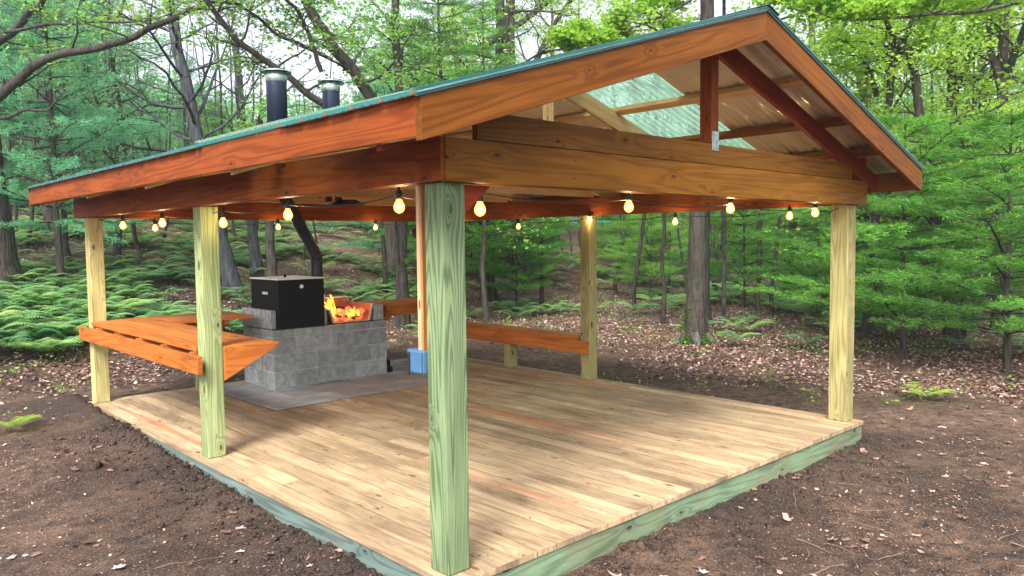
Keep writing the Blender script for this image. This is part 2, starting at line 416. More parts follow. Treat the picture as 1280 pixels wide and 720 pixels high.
nr, na = 330, 900
rad = np.concatenate([[0.02], np.geomspace(.35, 26, 270), np.geomspace(27, 170, 60)])
ang = np.linspace(0, 2*np.pi, na, endpoint=False)
RR, AA = np.meshgrid(rad, ang, indexing='ij')
X = CAM[0]+RR*np.sin(AA); Y = CAM[1]+RR*np.cos(AA); Z = ground(X, Y)
V = np.stack([X, Y, Z], -1).reshape(-1, 3)
i = np.arange(len(rad)-1)[:, None]*na; j = np.arange(na)[None, :]; j2 = (j+1) % na
F = np.stack([i+j, i+na+j, i+na+j2, i+j2], -1).reshape(-1, 4)
mt, n, b = new_mat('forest_soil')
pos = nd(n, 'ShaderNodeNewGeometry').outputs['Position']
n1 = noise(n, pos, .9, 6, .6); n2 = noise(n, pos, 9, 6, .65); n3 = noise(n, pos, 75, 5, .75)
c = mixc(n, rng_map(n, n1, .38, .62), (.085, .053, .036), (.25, .158, .098))
c = mixc(n, rng_map(n, n2, .40, .66), c, (.038, .029, .025))
c = mixc(n, mth(n, 'MULTIPLY', rng_map(n, n3, .53, .62), .75), c, (.36, .265, .20))
c = mixc(n, mth(n, 'MULTIPLY', rng_map(n, n3, .46, .36), .8), c, (.022, .017, .014))
sp = nd(n, 'ShaderNodeSeparateXYZ'); n.links.new(pos, sp.inputs[0])
# dug soil: damp along the left rim, shade painted in along the front
wl = mth(n, 'MULTIPLY', rng_map(n, sp.outputs[0], -1.1, -.1), rng_map(n, sp.outputs[0], .1, 0))
wf = mth(n, 'MULTIPLY', rng_map(n, sp.outputs[1], -1.2, -.1), rng_map(n, sp.outputs[0], 1.0, 2.2))
wf = mth(n, 'MULTIPLY', wf, rng_map(n, sp.outputs[0], 5.4, 4.8))
damp_shade = mth(n, 'MAXIMUM', wl, wf); damp_shade = mth(n, 'MULTIPLY', damp_shade, rng_map(n, n2, .25, .6, 1.0, .35))
c = mixc(n, mth(n, 'MULTIPLY', damp_shade, .8), c, (.040, .034, .033))
c = mixc(n, mth(n, 'MULTIPLY', rng_map(n, sp.outputs[0], -.6, -2.5), .35), c, (.175, .13, .118))
n.links.new(c, b.inputs['Base Color']); b.inputs['Roughness'].default_value = .95; b.inputs['Specular IOR Level'].default_value = .2
bump(n, b, mth(n, 'ADD', n2, mth(n, 'MULTIPLY', n3, .7)), 1.0, .05)
mt_soil = mt
g = link(mesh_np('ground', V, F, mt, smooth=True)); tag(g, 'bare brown forest soil with dug dirt around the deck', 'ground', kind='structure')

# ------------------------------------------------------------------ pavilion
W, L, H, S = 4.709, 6.055, 1.948, .14
RX, RZ, SL, EV, OV, BK = 2.343, 3.116, .311, .416, .40, 6.43
def rz_(x): return RZ-SL*abs(x-RX)
PV = empty('pavilion', 'open timber pavilion with red stained gable roof standing on a plank deck', 'pavilion', (0, 0, 0))

# deck boards run away from the gable end
bb = BB(); y_end = DY1-.145; bwid = .146; gap = .0065; x = DX0; 
while x < DX1-.02:
    x1 = min(x+bwid, DX1)
    cuts = [DY0]+([] if random.random() < .35 else [random.choice([1.9, 2.4, 3.1, 3.7, 4.3])+random.uniform(-.1, .1)])+[y_end]
    for c0, c1 in zip(cuts[:-1], cuts[1:]):
        dz = random.uniform(-.0015, .0015)
        bb.box(x, x1-gap, c0+(.002 if c0 > 0 else 0), c1-.002, -.036, dz)
    x = x1
bb.box(DX0, 2.4, y_end+.003, DY1, -.036, .0015); bb.box(2.404, DX1, y_end+.003, DY1, -.036, .001)
dk = bb.build('deck_floor', M['deck'], PV, .0022)
bb = BB()
bb.box(DX0+.012, DX1-.012, DY0+.012, DY0+.05, -.30, -.037)
bb.build('rim_joist', M['rim'], dk); bb = BB()
bb.box(DX0+.012, DX0+.05, DY0+.051, DY1-.012, -.30, -.037)
bb.build('rim_joist', M['rim_dark'], dk)['label'] = 'dark muddy rim board along the left edge'; bb = BB()
bb.box(DX1-.05, DX1-.012, DY0+.051, DY1-.012, -.30, -.037)
bb.build('rim_joist', M['rim'], dk); bb = BB()
bb.box(DX0+.051, DX1-.051, DY1-.05, DY1-.012, -.30, -.037)
bb.build('rim_joist', M['rim'], dk)

def post(x, y, s, mat, lab=None):
    b_ = BB().box(x, x+s, y, y+s, 0.002, H); o = b_.build('post', mat, PV, .006, origin=(x+s/2, y+s/2, 0))
    if lab: o['label'] = lab
    return o
post(0, 0, .142, M['treated_corner'], 'thick blue green corner post nearest the camera')
post(W-.165, 0, .16, M['treated_warm'], 'warm tan corner post at the right end of the gable')
post(0, 2.961, S, M['treated']); post(0, L-S, S, M['treated_warm'])
post(W-S, 3.046, S, M['treated_warm']); post(W-S, L-S, S, M['treated'])

# header beams
def part(name, mat, f, bev=.003, lab=None, parent=PV):
    b_ = BB(); f(b_); o = b_.build(name, mat, parent, bev)
    if lab: o['label'] = lab
    return o
HT = 2.158
def hdr_left(q):
    q.box(-.042, -.016, -.043, 6.26, H+.002, HT); q.box(-.014, .04, .044, 6.2, H, HT-.004)
part('header_beam', M['cedar'], hdr_left, lab='dark red beam along the left eave')
def hdr_front(q):
    q.box(-.014, 4.82, -.045, -.006, H+.001, HT); q.box(.042, W-.05, -.004, .036, H-.002, HT-.004)
part('header_beam', M['header'], hdr_front, lab='honey coloured front beam under the gable')
part('header_beam', M['cedar'], lambda q: (q.box(W-.04, W-.002, .04, 6.2, H-.001, HT-.002), q.box(W, W+.04, .0, 6.26, H+.002, HT)))
part('header_beam', M['cedar'], lambda q: q.box(.044, W-.044, L-.06, L-.02, H-.003, HT-.002))

# trusses
def rafter(q, side, y0, y1, xa, xb, top=.06, dep=.147):
    za, zb = rz_(xa)-top, rz_(xb)-top
    q.hexa([(xa, y0, za-dep), (xb, y0, zb-dep), (xb, y1, zb-dep), (xa, y1, za-dep), (xa, y0, za), (xb, y0, zb), (xb, y1, zb), (xa, y1, za)])
for k, ty in enumerate((-.045, 1.50, 2.99, 4.48, 5.93)):
    mr = M['darkred'] if k == 0 else M['pine']; mc = M['header'] if k == 0 else M['pine']
    y0, y1 = ty, ty+.039
    part('rafter', mr, lambda q: rafter(q, -1, y0, y1, -EV+.045, RX-.002))
    part('rafter', mr, lambda q: rafter(q, 1, y0, y1, RX+.002, W+(.32 if k == 0 else EV-.045)))
    ty2 = 0.001 if k == 0 else .0
    part('tie_beam', mc, lambda q: q.box(.19, 4.50, y0-.001, y1+.001, HT+.003, HT+.142) if k == 0 else q.box(.06, 4.65, y0+.0415, y1+.04, HT+.003, HT+.142))
    kp = part('king_post', M['cedar'] if k == 0 else M['pine'], lambda q: q.box(2.27, 2.36, y0+(.0 if k == 0 else .0), y0+(.09 if k == 0 else .039), HT+.145, rz_(RX)-.215))
    if k == 0:
        o = BB().box(2.275, 2.355, y0-.006, y0-.0015, 2.255, 2.385).build('truss_plate', M['galv'], kp, .001)
    else:
        part('truss_plate', M['galv'], lambda q: q.box(1.55, 1.72, y0-.003, y0-.0005, HT+.02, HT+.12), 0, parent=kp)
# web members of the trusses behind
for ty in (1.50, 2.99, 4.48, 5.93):
    for s_ in (-1, 1):
        def web(q, s_=s_, ty=ty):
            xa, xb = RX+s_*1.15, RX+s_*1.62
            za, zb = HT+.145, rz_(xb)-.21
            q.hexa([(xb-.045, ty+.002, za), (xb+.045, ty+.002, za), (xb+.045, ty+.037, za), (xb-.045, ty+.037, za), (xb-.045, ty+.002, zb-.01), (xb+.045, ty+.002, zb-.02), (xb+.045, ty+.037, zb-.02), (xb-.045, ty+.037, zb-.01)])
        part('truss_web', M['pine'], web)
# purlins
for d in (-2.45, -1.57, -.86, -.09, .09, .86, 1.57, 2.2):
    x0 = RX+d
    def pur(q):
        xa, xb = (x0-.045, x0+.045) if abs(d) > .2 else ((RX-.10, RX-.012) if d < 0 else (RX+.012, RX+.10))
        q.hexa([(xa, -.36, rz_(xa)-.058), (xb, -.36, rz_(xb)-.058), (xb, 6.38, rz_(xb)-.058), (xa, 6.38, rz_(xa)-.058), (xa, -.36, rz_(xa)-.021), (xb, -.36, rz_(xb)-.021), (xb, 6.38, rz_(xb)-.021), (xa, 6.38, rz_(xa)-.021)])
    part('purlin', M['cedar_gold'] if d > 1 else M['pine'], pur)
# fascias
def gable(q, side, y0, y1):
    e0 = -EV if side < 0 else W+EV
    xs = (e0, RX-.001) if side < 0 else (RX+.001, e0)
    za, zb = rz_(xs[0]), rz_(xs[1]); dp = .187
    q.hexa([(xs[0], y0, za-dp), (xs[1], y0, zb-dp), (xs[1], y1, zb-dp), (xs[0], y1, za-dp), (xs[0], y0, za), (xs[1], y0, zb), (xs[1], y1, zb), (xs[0], y1, za)])
part('fascia_board', M['cedar_gold'], lambda q: gable(q, -1, -OV, -OV+.038), lab='left front gable board')
part('fascia_board', M['cedar_gold'], lambda q: gable(q, 1, -OV, -OV+.038), lab='right front gable board')
part('fascia_board', M['cedar'], lambda q: gable(q, -1, BK-.038, BK)); part('fascia_board', M['cedar'], lambda q: gable(q, 1, BK-.038, BK))
zE = rz_(-EV)
part('fascia_board', M['cedar'], lambda q: (q.box(-EV, -EV+.036, -OV+.040, 2.9, zE-.168, zE-.004), q.box(-EV, -EV+.036, 2.903, BK-.04, zE-.168, zE-.004)), lab='long red board along the left eave')
part('fascia_board', M['cedar_gold'], lambda q: q.box(W+EV-.036, W+EV, -OV+.040, BK-.04, zE-.187, zE-.012))
part('blocking', M['darkred'], lambda q: q.box(W+.05, W+.088, -.043, .02, 2.19, 2.37))

# ribbed sheets
def sheet(name, y0, y1, side, mats, lift=0.0):
    nyy = int((y1-y0)/.0115); ys = np.linspace(y0, y1, nyy)
    if name == 'metal_sheet':
        ph = ((ys+.42) % .229); prof = np.where(ph < .018, ph/.018, np.where(ph < .036, 1, np.where(ph < .054, (.054-ph)/.018, 0)))*.021
        prof += np.where((np.abs(ph-.10) < .012) | (np.abs(ph-.17) < .012), .005, 0)
    else: prof = .008+.008*np.sin(ys*2*math.pi/.07)
    xe = -EV-.035 if side < 0 else W+EV+.035
    xs = [RX, xe]; V = []
    for t_ in (0, 1):
        for x in xs:
            z = RZ-SL*abs(x-RX)
            for y, p in zip(ys, prof): V.append((x, y, z+.003+lift+p-(.0015*t_)))
    V = np.array(V); nn = len(ys); F = []; mi = []
    a = np.arange(nn-1)
    top = np.stack([a, a+1, a+nn+1, a+nn], -1); bot = np.stack([2*nn+a, 2*nn+a+nn, 2*nn+a+nn+1, 2*nn+a+1], -1)
    e1 = np.stack([nn+a, nn+a+1, 3*nn+a+1, 3*nn+a], -1); e2 = np.stack([a, 2*nn+a, 2*nn+a+1, a+1], -1)
    F = np.vstack([top, bot, e1, e2]); mi = np.concatenate([np.zeros(nn-1), np.ones(nn-1), np.zeros(2*(nn-1))])
    if len(mats) == 1: mi[:] = 0
    o = link(mesh_np(name, V, F, mats, mi=mi), PV)
    return o
edges = [-.415, .80, 1.83, 2.745, 3.66, 4.575, 5.49, 6.45]
for s_ in (-1, 1):
    for q, (ya, yb) in enumerate(zip(edges[:-1], edges[1:])):
        if q == 1:
            o = sheet('translucent_sheet', ya-.03, yb+.03, s_, [M['clear']], .0225); o['label'] = 'milky green see-through roof sheet'
        else: sheet('metal_sheet', ya, yb-.002, s_, [M['roof_top'], M['roof_under']])
def trim(q, side):
    xs = (-EV-.03, RX) if side < 0 else (RX, W+EV+.03)
    for (ya, yb, t0, t1) in ((-OV-.010, -OV-.004, -.006, .029), (-OV-.004, -OV+.07, .0255, .029)):
        P = []
        for tt in (t0, t1):
            P += [(xs[0], ya, rz_(xs[0])+tt), (xs[1], ya, rz_(xs[1])+tt), (xs[1], yb, rz_(xs[1])+tt), (xs[0], yb, rz_(xs[0])+tt)]
        q.hexa(P)
part('rake_trim', M['roof_top'], lambda q: trim(q, -1), .001); part('rake_trim', M['roof_top'], lambda q: trim(q, 1), .001)
part('ridge_cap', M['roof_top'], lambda q: [q.hexa([(RX, -OV-.02, RZ+.033), (RX+s_*.14, -OV-.02, rz_(RX+.14)+.033), (RX+s_*.14, BK+.03, rz_(RX+.14)+.033), (RX, BK+.03, RZ+.033), (RX, -OV-.02, RZ+.037), (RX+s_*.14, -OV-.02, rz_(RX+.14)+.037), (RX+s_*.14, BK+.03, rz_(RX+.14)+.037), (RX, BK+.03, RZ+.037)]) for s_ in (-1, 1)], 0)
# knee braces and batten with conduit on the nearest post
part('knee_brace', M['darkred'], lambda q: q.poly([(.144, 1.765), (.144, 1.944), (.36, 1.944)], 1, .05, .09))
part('batten', M['cedar_gold'], lambda q: q.box(.012, .09, .144, .183, 1.0, 1.944), lab='stained batten behind the nearest post')
part('conduit', M['pine'], lambda q: q.box(.0, .05, .19, .215, 1.11, 1.944))
ob = part('outlet_box', M['outlet'], lambda q: q.box(-.02, .055, .145, .285, 1.0, 1.115), .006, 'blue grey weatherproof outlet box')
part('outlet_cover', M['outlet'], lambda q: q.box(-.034, -.021, .15, .235, 1.004, 1.112), .004, parent=ob)
tubes('cord_loop', [([(-.026, .262, z_) for z_ in np.linspace(.985, 1.10, 5)], [.006]*5)], M['cable'], ob, 6)
# screws and knots on the fronts of the beams
for xx in (.9, 2.2, 3.1, 4.5):
    for zz in (2.0, 2.1): BB().box(xx-.004, xx+.004, -.0468, -.044, zz-.004, zz+.004).build('screw', M['screw'], PV, 0)

# ------------------------------------------------------------------ counter (left + back leg)
CT = empty('serving_counter', 'orange stained L-shaped counter wrapped round the back left corner post', 'counter', (0, 4.5, 0))
OFF = (0, 4.5, 0)
def cpart(name, f, mat=M['counter'], bev=.003, lab=None, par=None, off=OFF):
    b_ = BB(); f(b_); me_o = b_.build(name, mat, None, bev, origin=off); me_o.location = (0, 0, 0); me_o.parent = par or CT
    if lab: me_o['label'] = lab
    return me_o
zt = .862
def top_left(q):
    q.box(-.012, .138, 3.105, 5.91, zt-.038, zt)
    for k in range(3): q.box(.143+k*.146, .143+k*.146+.142, 2.975, 6.06-(0 if k else .0), zt-.038, zt)
cpart('top_board', top_left)
cpart('top_board', lambda q: [q.box(.586, 1.50, 5.36+k*.146, 5.36+k*.146+.142, zt-.038, zt-.001) for k in range(5)])
cpart('front_rail', lambda q: q.box(-.088, -.050, 2.885, 6.09, .675, .812))
for yy in (3.12, 3.75, 4.38, 5.0, 5.6): cpart('joist', lambda q: q.box(-.047, .55, yy, yy+.038, zt-.125, zt-.040))
cpart('end_bracket', lambda q: q.poly([(.142, zt-.001), (.60, zt-.001), (.57, zt-.04), (.142, .60)], 1, 2.93, 2.972), lab='triangular end board beside the middle left post')
cpart('end_bracket', lambda q: q.poly([(.10, .68), (.30, .70), (.10, .545)], 1, 2.976, 3.01))
cpart('end_bracket', lambda q: q.poly([(5.36, zt-.04), (5.36, zt-.08), (6.0, .50), (6.05, .50), (6.05, zt-.04)], 0, 1.18, 1.22))
cpart('back_rail', lambda q: q.box(.142, 1.47, 6.095, 6.13, zt-.14, zt-.04))
cpart('back_leg', lambda q: q.box(1.1, 1.19, 6.0, 6.09, -.0, zt-.04), M['treated'])

C2 = empty('back_counter', 'orange stained counter to the right of the block fire pit', 'counter', (4.0, 5.8, 0))
o2 = (4.0, 5.8, 0)
cpart('top_board', lambda q: [q.box(3.20, 4.56, 5.52+k*.146, 5.52+k*.146+.142, zt-.038, zt) for k in range(4)], par=C2, off=o2)
cpart('front_rail', lambda q: q.box(3.42, 4.56, 5.56, 5.598, zt-.178, zt-.04), par=C2, off=o2)
cpart('end_bracket', lambda q: q.poly([(3.24, zt-.04), (3.72, zt-.04), (3.30, .50), (3.24, .50)], 1, 5.60, 5.64), par=C2, off=o2)
cpart('leg', lambda q: q.box(3.26, 3.35, 5.98, 6.07, 0.002, zt-.04), M['treated'], par=C2, off=o2)

B1 = empty('bench', 'long orange bench along the right edge ending at the middle right post', 'bench', (4.62, 4.5, 0))
o3 = (4.62, 4.5, 0)
cpart('front_rail', lambda q: q.box(4.528, 4.566, 3.05, 5.90, .315, .468), M['counter'], par=B1, off=o3)
cpart('seat', lambda q: (q.box(4.522, 4.665, 3.20, 5.90, .470, .508), q.box(4.669, 4.84, 3.05+.15, 5.90, .470, .507)), M['counter'], par=B1, off=o3)
cpart('leg', lambda q: q.box(4.57, 4.70, 4.42, 4.54, 0.002, .468), M['treated_warm'], par=B1, off=o3)
cpart('back_rail', lambda q: q.box(4.80, 4.838, 3.2, 5.90, .33, .468), M['counter'], par=B1, off=o3)

# ------------------------------------------------------------------ paving + fire pit
b_ = BB(); pw = .44
for ix in range(6):
    for iy in range(4):
        x0, y0 = 1.17+ix*pw, 4.20+iy*pw
        b_.box(x0, x0+pw-.006, y0, y0+pw-.006, .0045, .0115+random.uniform(-.001, .001))
pv = b_.build('hearth_paving', M['paver'], None, .002); tag(pv, 'flat grey pavers set in the deck around the fire pit', 'paving')

FP = empty('fire_pit', 'grey concrete block fire pit base with raised end blocks', 'fire pit', (2.39, 5.57, .012))
def fp(name, f, mat=M['block'], bev=.006, par=None, lab=None):
    b_ = BB(); f(b_); o = b_.build(name, mat, None, bev, origin=(2.39, 5.57, .012)); o.location = (0, 0, 0); o.parent = par or FP
    if lab: o['label'] = lab
    return o
X0, X1, Y0, Y1 = 1.631, 3.155, 5.17, 5.955
cz_ = [.012, .205, .40, .595, .690]
wid = X1-X0
fr = [[0, .18, .36, .69, 1], [0, .36, .69, 1], [0, .18, .53, .69, 1], [0, .18, .37, .53, .69, .85, 1]]
fr[1] = [0, .36, .69, .85, 1]
sd_ = [[0, .5, 1], [0, .25, .75, 1], [0, .5, 1], [0, .25, .5, .75, 1]]
def walls(q):
    for r_, (za, zb) in enumerate(zip(cz_[:-1], cz_[1:])):
        ins = .004*(r_ % 2)
        for a_, c_ in zip(fr[r_][:-1], fr[r_][1:]):
            for (ya, yb) in ((Y0, Y0+.17), (Y1-.17, Y1)):
                j = random.uniform(-.003, .003)
                q.box(X0+a_*wid+.007, X0+c_*wid-.007, ya+j, yb+j, za+.006, zb-.006)
        dep = Y1-Y0-.348
        for a_, c_ in zip(sd_[r_][:-1], sd_[r_][1:]):
            for (xa, xb) in ((X0, X0+.17), (X1-.17, X1)):
                j = random.uniform(-.003, .003)
                q.box(xa+j, xb+j, Y0+.174+a_*dep+.005, Y0+.174+c_*dep-.005, za+.006, zb-.006)
fp('block_wall', walls)
fp('mortar', lambda q: (q.box(X0+.010, X1-.010, Y0+.010, Y1-.010, .012, .676)), M['mortar'], 0)
def cap(q):
    for (ya, yb) in ((5.20, 5.45), (5.455, 5.70), (5.705, 5.95)):
        q.box(X0-.004, X0+.062, ya, yb, .694, .905)
fp('raised_block', cap, lab='raised thin blocks on the left end')
fp('raised_block', lambda q: (q.box(2.288, 2.333, 5.19, 5.40, .694, .905), q.box(2.288, 2.333, 5.405, 5.9, .694, .905)))
fp('raised_block', lambda q: (q.box(2.985, 3.128, 5.20, 5.42, .694, .885), q.box(2.985, 3.128, 5.425, 5.9, .694, .885)))

SM = empty('smoker_box', 'black steel smoker box with bright lid and round thermometer on the block base', 'smoker', (1.99, 5.49, .694))
def sm(name, f, mat, bev=.003, par=None):
    b_ = BB(); f(b_); o = b_.build(name, mat, None, bev, origin=(1.99, 5.49, .694)); o.location = (0, 0, 0); o.parent = par or SM; return o
sm('body', lambda q: q.box(1.70, 2.275, 5.145, 5.835, .695, 1.245), M['black'], .004)
lid = sm('lid', lambda q: (q.box(1.688, 2.287, 5.133, 5.847, 1.247, 1.262)), M['lid'], .003)
sm('knob', lambda q: q.box(1.93, 1.955, 5.44, 5.465, 1.263, 1.30), M['black'], .004, lid)
sm('name_plate', lambda q: q.box(1.694, 1.699, 5.40, 5.53, 1.075, 1.105), M['plate'], .001)
sm('latch', lambda q: q.box(2.276, 2.295, 5.16, 5.20, .97, 1.06), M['plate'], .004)
def disc(name, c, r, h, mat, par, axis='Y', seg=24, off=(1.99, 5.49, .694)):
    bm = bmesh.new(); bmesh.ops.create_cone(bm, cap_ends=True, segments=seg, radius1=r, radius2=r*.9, depth=h)
    me = bpy.data.meshes.new(name); 
    if axis == 'Y': bmesh.ops.rotate(bm, verts=bm.verts, cent=(0, 0, 0), matrix=Matrix.Rotation(R(90), 3, 'X'))
    bmesh.ops.translate(bm, verts=bm.verts, vec=Vector(c)-Vector(off)); bm.to_mesh(me); bm.free(); me.materials.append(mat)
    return link(bpy.data.objects.new(name, me), par)
th = disc('thermometer', (1.985, 5.138, 1.165), .024, .012, M['plate'], SM)
disc('dial', (1.985, 5.1305, 1.165), .017, .003, M['lid'], th)

FB = empty('firebox', 'open rusty steel firebox full of glowing coals on the block base', 'firebox', (2.65, 5.45, .694))
def fb(name, f, mat, bev=.002, par=None):
    b_ = BB(); f(b_); o = b_.build(name, mat, None, bev, origin=(2.65, 5.45, .694)); o.location = (0, 0, 0); o.parent = par or FB; return o
def trap(q, xa0, xa1, xb0, xb1, y0, y1, z0, z1):   # bottom x range, top x range
    q.hexa([(xa0, y0, z0), (xa1, y0, z0), (xa1, y1, z0), (xa0, y1, z0), (xb0, y0, z1), (xb1, y0, z1), (xb1, y1, z1), (xb0, y1, z1)])
fb('side_panel', lambda q: trap(q, 2.425, 2.432, 2.345, 2.352, 5.21, 5.80, .70, .905), M['steel_rust'])
fb('side_panel', lambda q: trap(q, 2.905, 2.912, 2.970, 2.977, 5.21, 5.80, .70, .905), M['steel_rust'])
fb('back_panel', lambda q: trap(q, 2.425, 2.912, 2.345, 2.977, 5.802, 5.808, .70, .955), M['steel_rust'])
fb('floor', lambda q: q.box(2.433, 2.904, 5.21, 5.80, .696, .704), M['steel_rust'])
fb('front_frame', lambda q: (trap(q, 2.412, 2.440, 2.332, 2.362, 5.188, 5.208, .697, .91), trap(q, 2.900, 2.928, 2.960, 2.983, 5.188, 5.208, .697, .91), q.box(2.442, 2.898, 5.19, 5.207, .697, .712)), M['steel_edge'])
fb('top_rim', lambda q: (q.box(2.34, 2.98, 5.80, 5.83, .957, .966)), M['lid'])
# logs and coals
def lump(name, items, mat, par, off, seed=0):
    rs = random.Random(seed); bm = bmesh.new()
    for (c, s, rot) in items:
        r_ = bmesh.ops.create_icosphere(bm, subdivisions=2, radius=1)
        mm = Matrix.Translation(Vector(c)-Vector(off)) @ Matrix.Rotation(rot[0], 4, 'Z') @ Matrix.Rotation(rot[1], 4, 'Y') @ Matrix.Diagonal((*s, 1))
        for v in r_['verts']:
            k = 1+rs.uniform(-.22, .22); v.co = mm @ (v.co*k)
    me = bpy.data.meshes.new(name); bm.to_mesh(me); bm.free(); me.materials.append(mat)
    return link(bpy.data.objects.new(name, me), par)
o4 = (2.65, 5.45, .694); rs = random.Random(4)
lump('embers', [((rs.uniform(2.46, 2.88), rs.uniform(5.24, 5.74), .72+rs.uniform(0, .10)), (rs.uniform(.014, .032),)*3, (rs.uniform(0, 6), 0)) for _ in range(150)], M['ember'], FB, o4)['kind'] = 'stuff'
M['char'] = plain('charred_wood', (.03, .018, .014), .9, 0, .5, 30, .4)
lump('charcoal', [((rs.uniform(2.5, 2.88), rs.uniform(5.22, 5.6), .735+rs.uniform(0, .04)), (rs.uniform(.02, .035), .02, .016), (rs.uniform(0, 6), 0)) for _ in range(22)], M['char'], FB, o4)['kind'] = 'stuff'
for k, (c, ln, rot, mt_) in enumerate([((2.60, 5.5, .80), .21, (.3, .12), 'ember'), ((2.72, 5.42, .79), .19, (-.4, -.15), 'ember'), ((2.70, 5.62, .835), .22, (.15, .2), 'char'), ((2.56, 5.36, .775), .14, (1.0, .1), 'char'), ((2.80, 5.52, .80), .15, (.9, -.3), 'ember')]):
    lump('log', [(c, (ln, .036, .034), rot)], M[mt_], FB, o4, k)
def flame_mesh(items, off, name, mat, par):
    V = []; F = []; k0 = 0
    for (base, tip, wdt, sd) in items:
        b0, t0 = np.array(base), np.array(tip); nn = 14; t = np.linspace(0, 1, nn)
        rr_ = np.random.default_rng(sd)
        P = b0+(t0-b0)*t[:, None]; P[:, 0] += np.sin(t*5+sd)*.03*t; P[:, 1] += np.cos(t*4+sd)*.025*t
        prof = wdt*np.sin(np.pi*np.clip(t*.9+.1, 0, 1))**.7*(1-t*.35); prof[-1] = .001
        v, f = tube(P, prof, 9); v += rr_.normal(size=v.shape)*wdt*.12
        V.append(v-np.array(off)); F.append(f+k0); k0 += len(v)
    return link(mesh_np(name, np.vstack(V), np.vstack(F), mat, smooth=True), par)
FLM = empty('flames', 'yellow flames leaning left out of the firebox towards the smoker', 'flames', (2.5, 5.4, .76))
_r = random.Random(12); _fl = []
for q in range(26):
    bx = 2.48+_r.random()*.36; by = 5.24+_r.random()*.4; hh = (.20 if bx < 2.60 else .10)*_r.uniform(.6, 1.15)
    _fl.append(((bx, by, .76), (bx-(.16 if bx < 2.62 else .05)*_r.uniform(.6, 1.2), by-.07, .76+hh), _r.uniform(.013, .024), q))
flame_mesh(_fl+[((2.50, 5.33, .80), (2.36, 5.24, 1.0), .036, 41), ((2.54, 5.36, .80), (2.42, 5.28, 1.04), .03, 42), ((2.46, 5.3, .82), (2.33, 5.22, .93), .036, 43)], (2.5, 5.4, .76), 'flame_tongues', M['flame'], FLM)
fl = bpy.data.lights.new('fire_glow', 'POINT'); fl.energy = 5; fl.color = (1, .35, .08); fl.shadow_soft_size = .08
fo = bpy.data.objects.new('fire_glow', fl); link(fo, FLM); fo.location = (-.02, -.14, .16)

# chimney pipes
def lathe(name, prof, c, mat, par, seg=32):
    V = []; F = []
    an = np.linspace(0, 2*np.pi, seg, endpoint=False); pr = np.array(prof)
    V = np.stack([np.outer(pr[:, 0], np.cos(an))+c[0], np.outer(pr[:, 0], np.sin(an))+c[1], np.repeat(pr[:, 1][:, None], seg, 1)+c[2]], -1).reshape(-1, 3)
    i = np.arange(len(pr)-1)[:, None]*seg; j = np.arange(seg)[None]; j2 = (j+1) % seg
    return link(mesh_np(name, V, np.stack([i+j, i+j2, i+seg+j2, i+seg+j], -1).reshape(-1, 4), mat, smooth=False), par)
def chimney(name, lab, x, y, r, ztop, zbot):
    E_ = empty(name, lab, 'chimney', (x, y, zbot))
    h = ztop-zbot
    lathe('flue', [(0, 0), (r, 0), (r, h-.10)], (0, 0, 0), M['pipe'], E_)
    lathe('collar', [(r-.012, h-.115), (r+.006, h-.10), (r+.006, h), (r-.02, h+.01)], (0, 0, 0), M['galv'], E_)
    lathe('rain_cap', [(0, h+.055), (r*1.15, h+.032), (r*1.48, h+.012), (r*1.48, h+.004), (r*1.1, h+.016), (0, h+.03)], (0, 0, 0), M['galv'], E_)
    return E_
c1 = chimney('chimney', 'taller left blue black chimney pipe with galvanised rain cap above the roof', 1.93, 5.5, .116, 3.62, 2.32)
c2 = chimney('chimney', 'shorter right blue black chimney pipe with galvanised rain cap near the ridge', 2.64, 5.5, .105, 3.60, 2.16)
lathe('hood', [(.11, .0), (.20, -.05), (.235, -.055), (.235, -.06), (.20, -.057), (.10, -.01)], (.2, 0, .03), M['hood'], c2)
px_, py_ = 2.50, 5.70
tb = tubes('stove_pipe', [([(px_, py_, .72), (px_, py_, 1.0), (px_, py_, 1.30), (px_, py_, 1.47), (px_-.015, py_, 1.53), (px_-.05, py_-.01, 1.59), (px_-.20, py_-.05, 1.80), (px_-.45, py_-.15, 2.14), (px_-.51, py_-.18, 2.22), (px_-.55, py_-.2, 2.3)], [.070]*10)], M['pipe'], None, 24)
tag(tb, 'black bent stove pipe rising behind the smoker into the roof', 'stove pipe')
rg_ = []
for z_ in (1.1, 1.42, 1.49): lathe('pipe_joint', [(.071, z_), (.076, z_+.004), (.076, z_+.02), (.071, z_+.024)], (px_, py_, 0), M['hood'], tb)

# small black poker bag beside the base
o = lump('black_bag', [((3.225, 5.30, .075), (.05, .075, .07), (.2, 0)), ((3.22, 5.29, .14), (.03, .05, .035), (.5, .3)), ((3.24, 5.26, .045), (.055, .05, .038), (1, 0))], M['black'], None, (3.225, 5.3, 0), 3)
o.location = (3.225, 5.3, 0); tag(o, 'small lumpy black bag on the pavers at the right foot of the block base', 'bag')

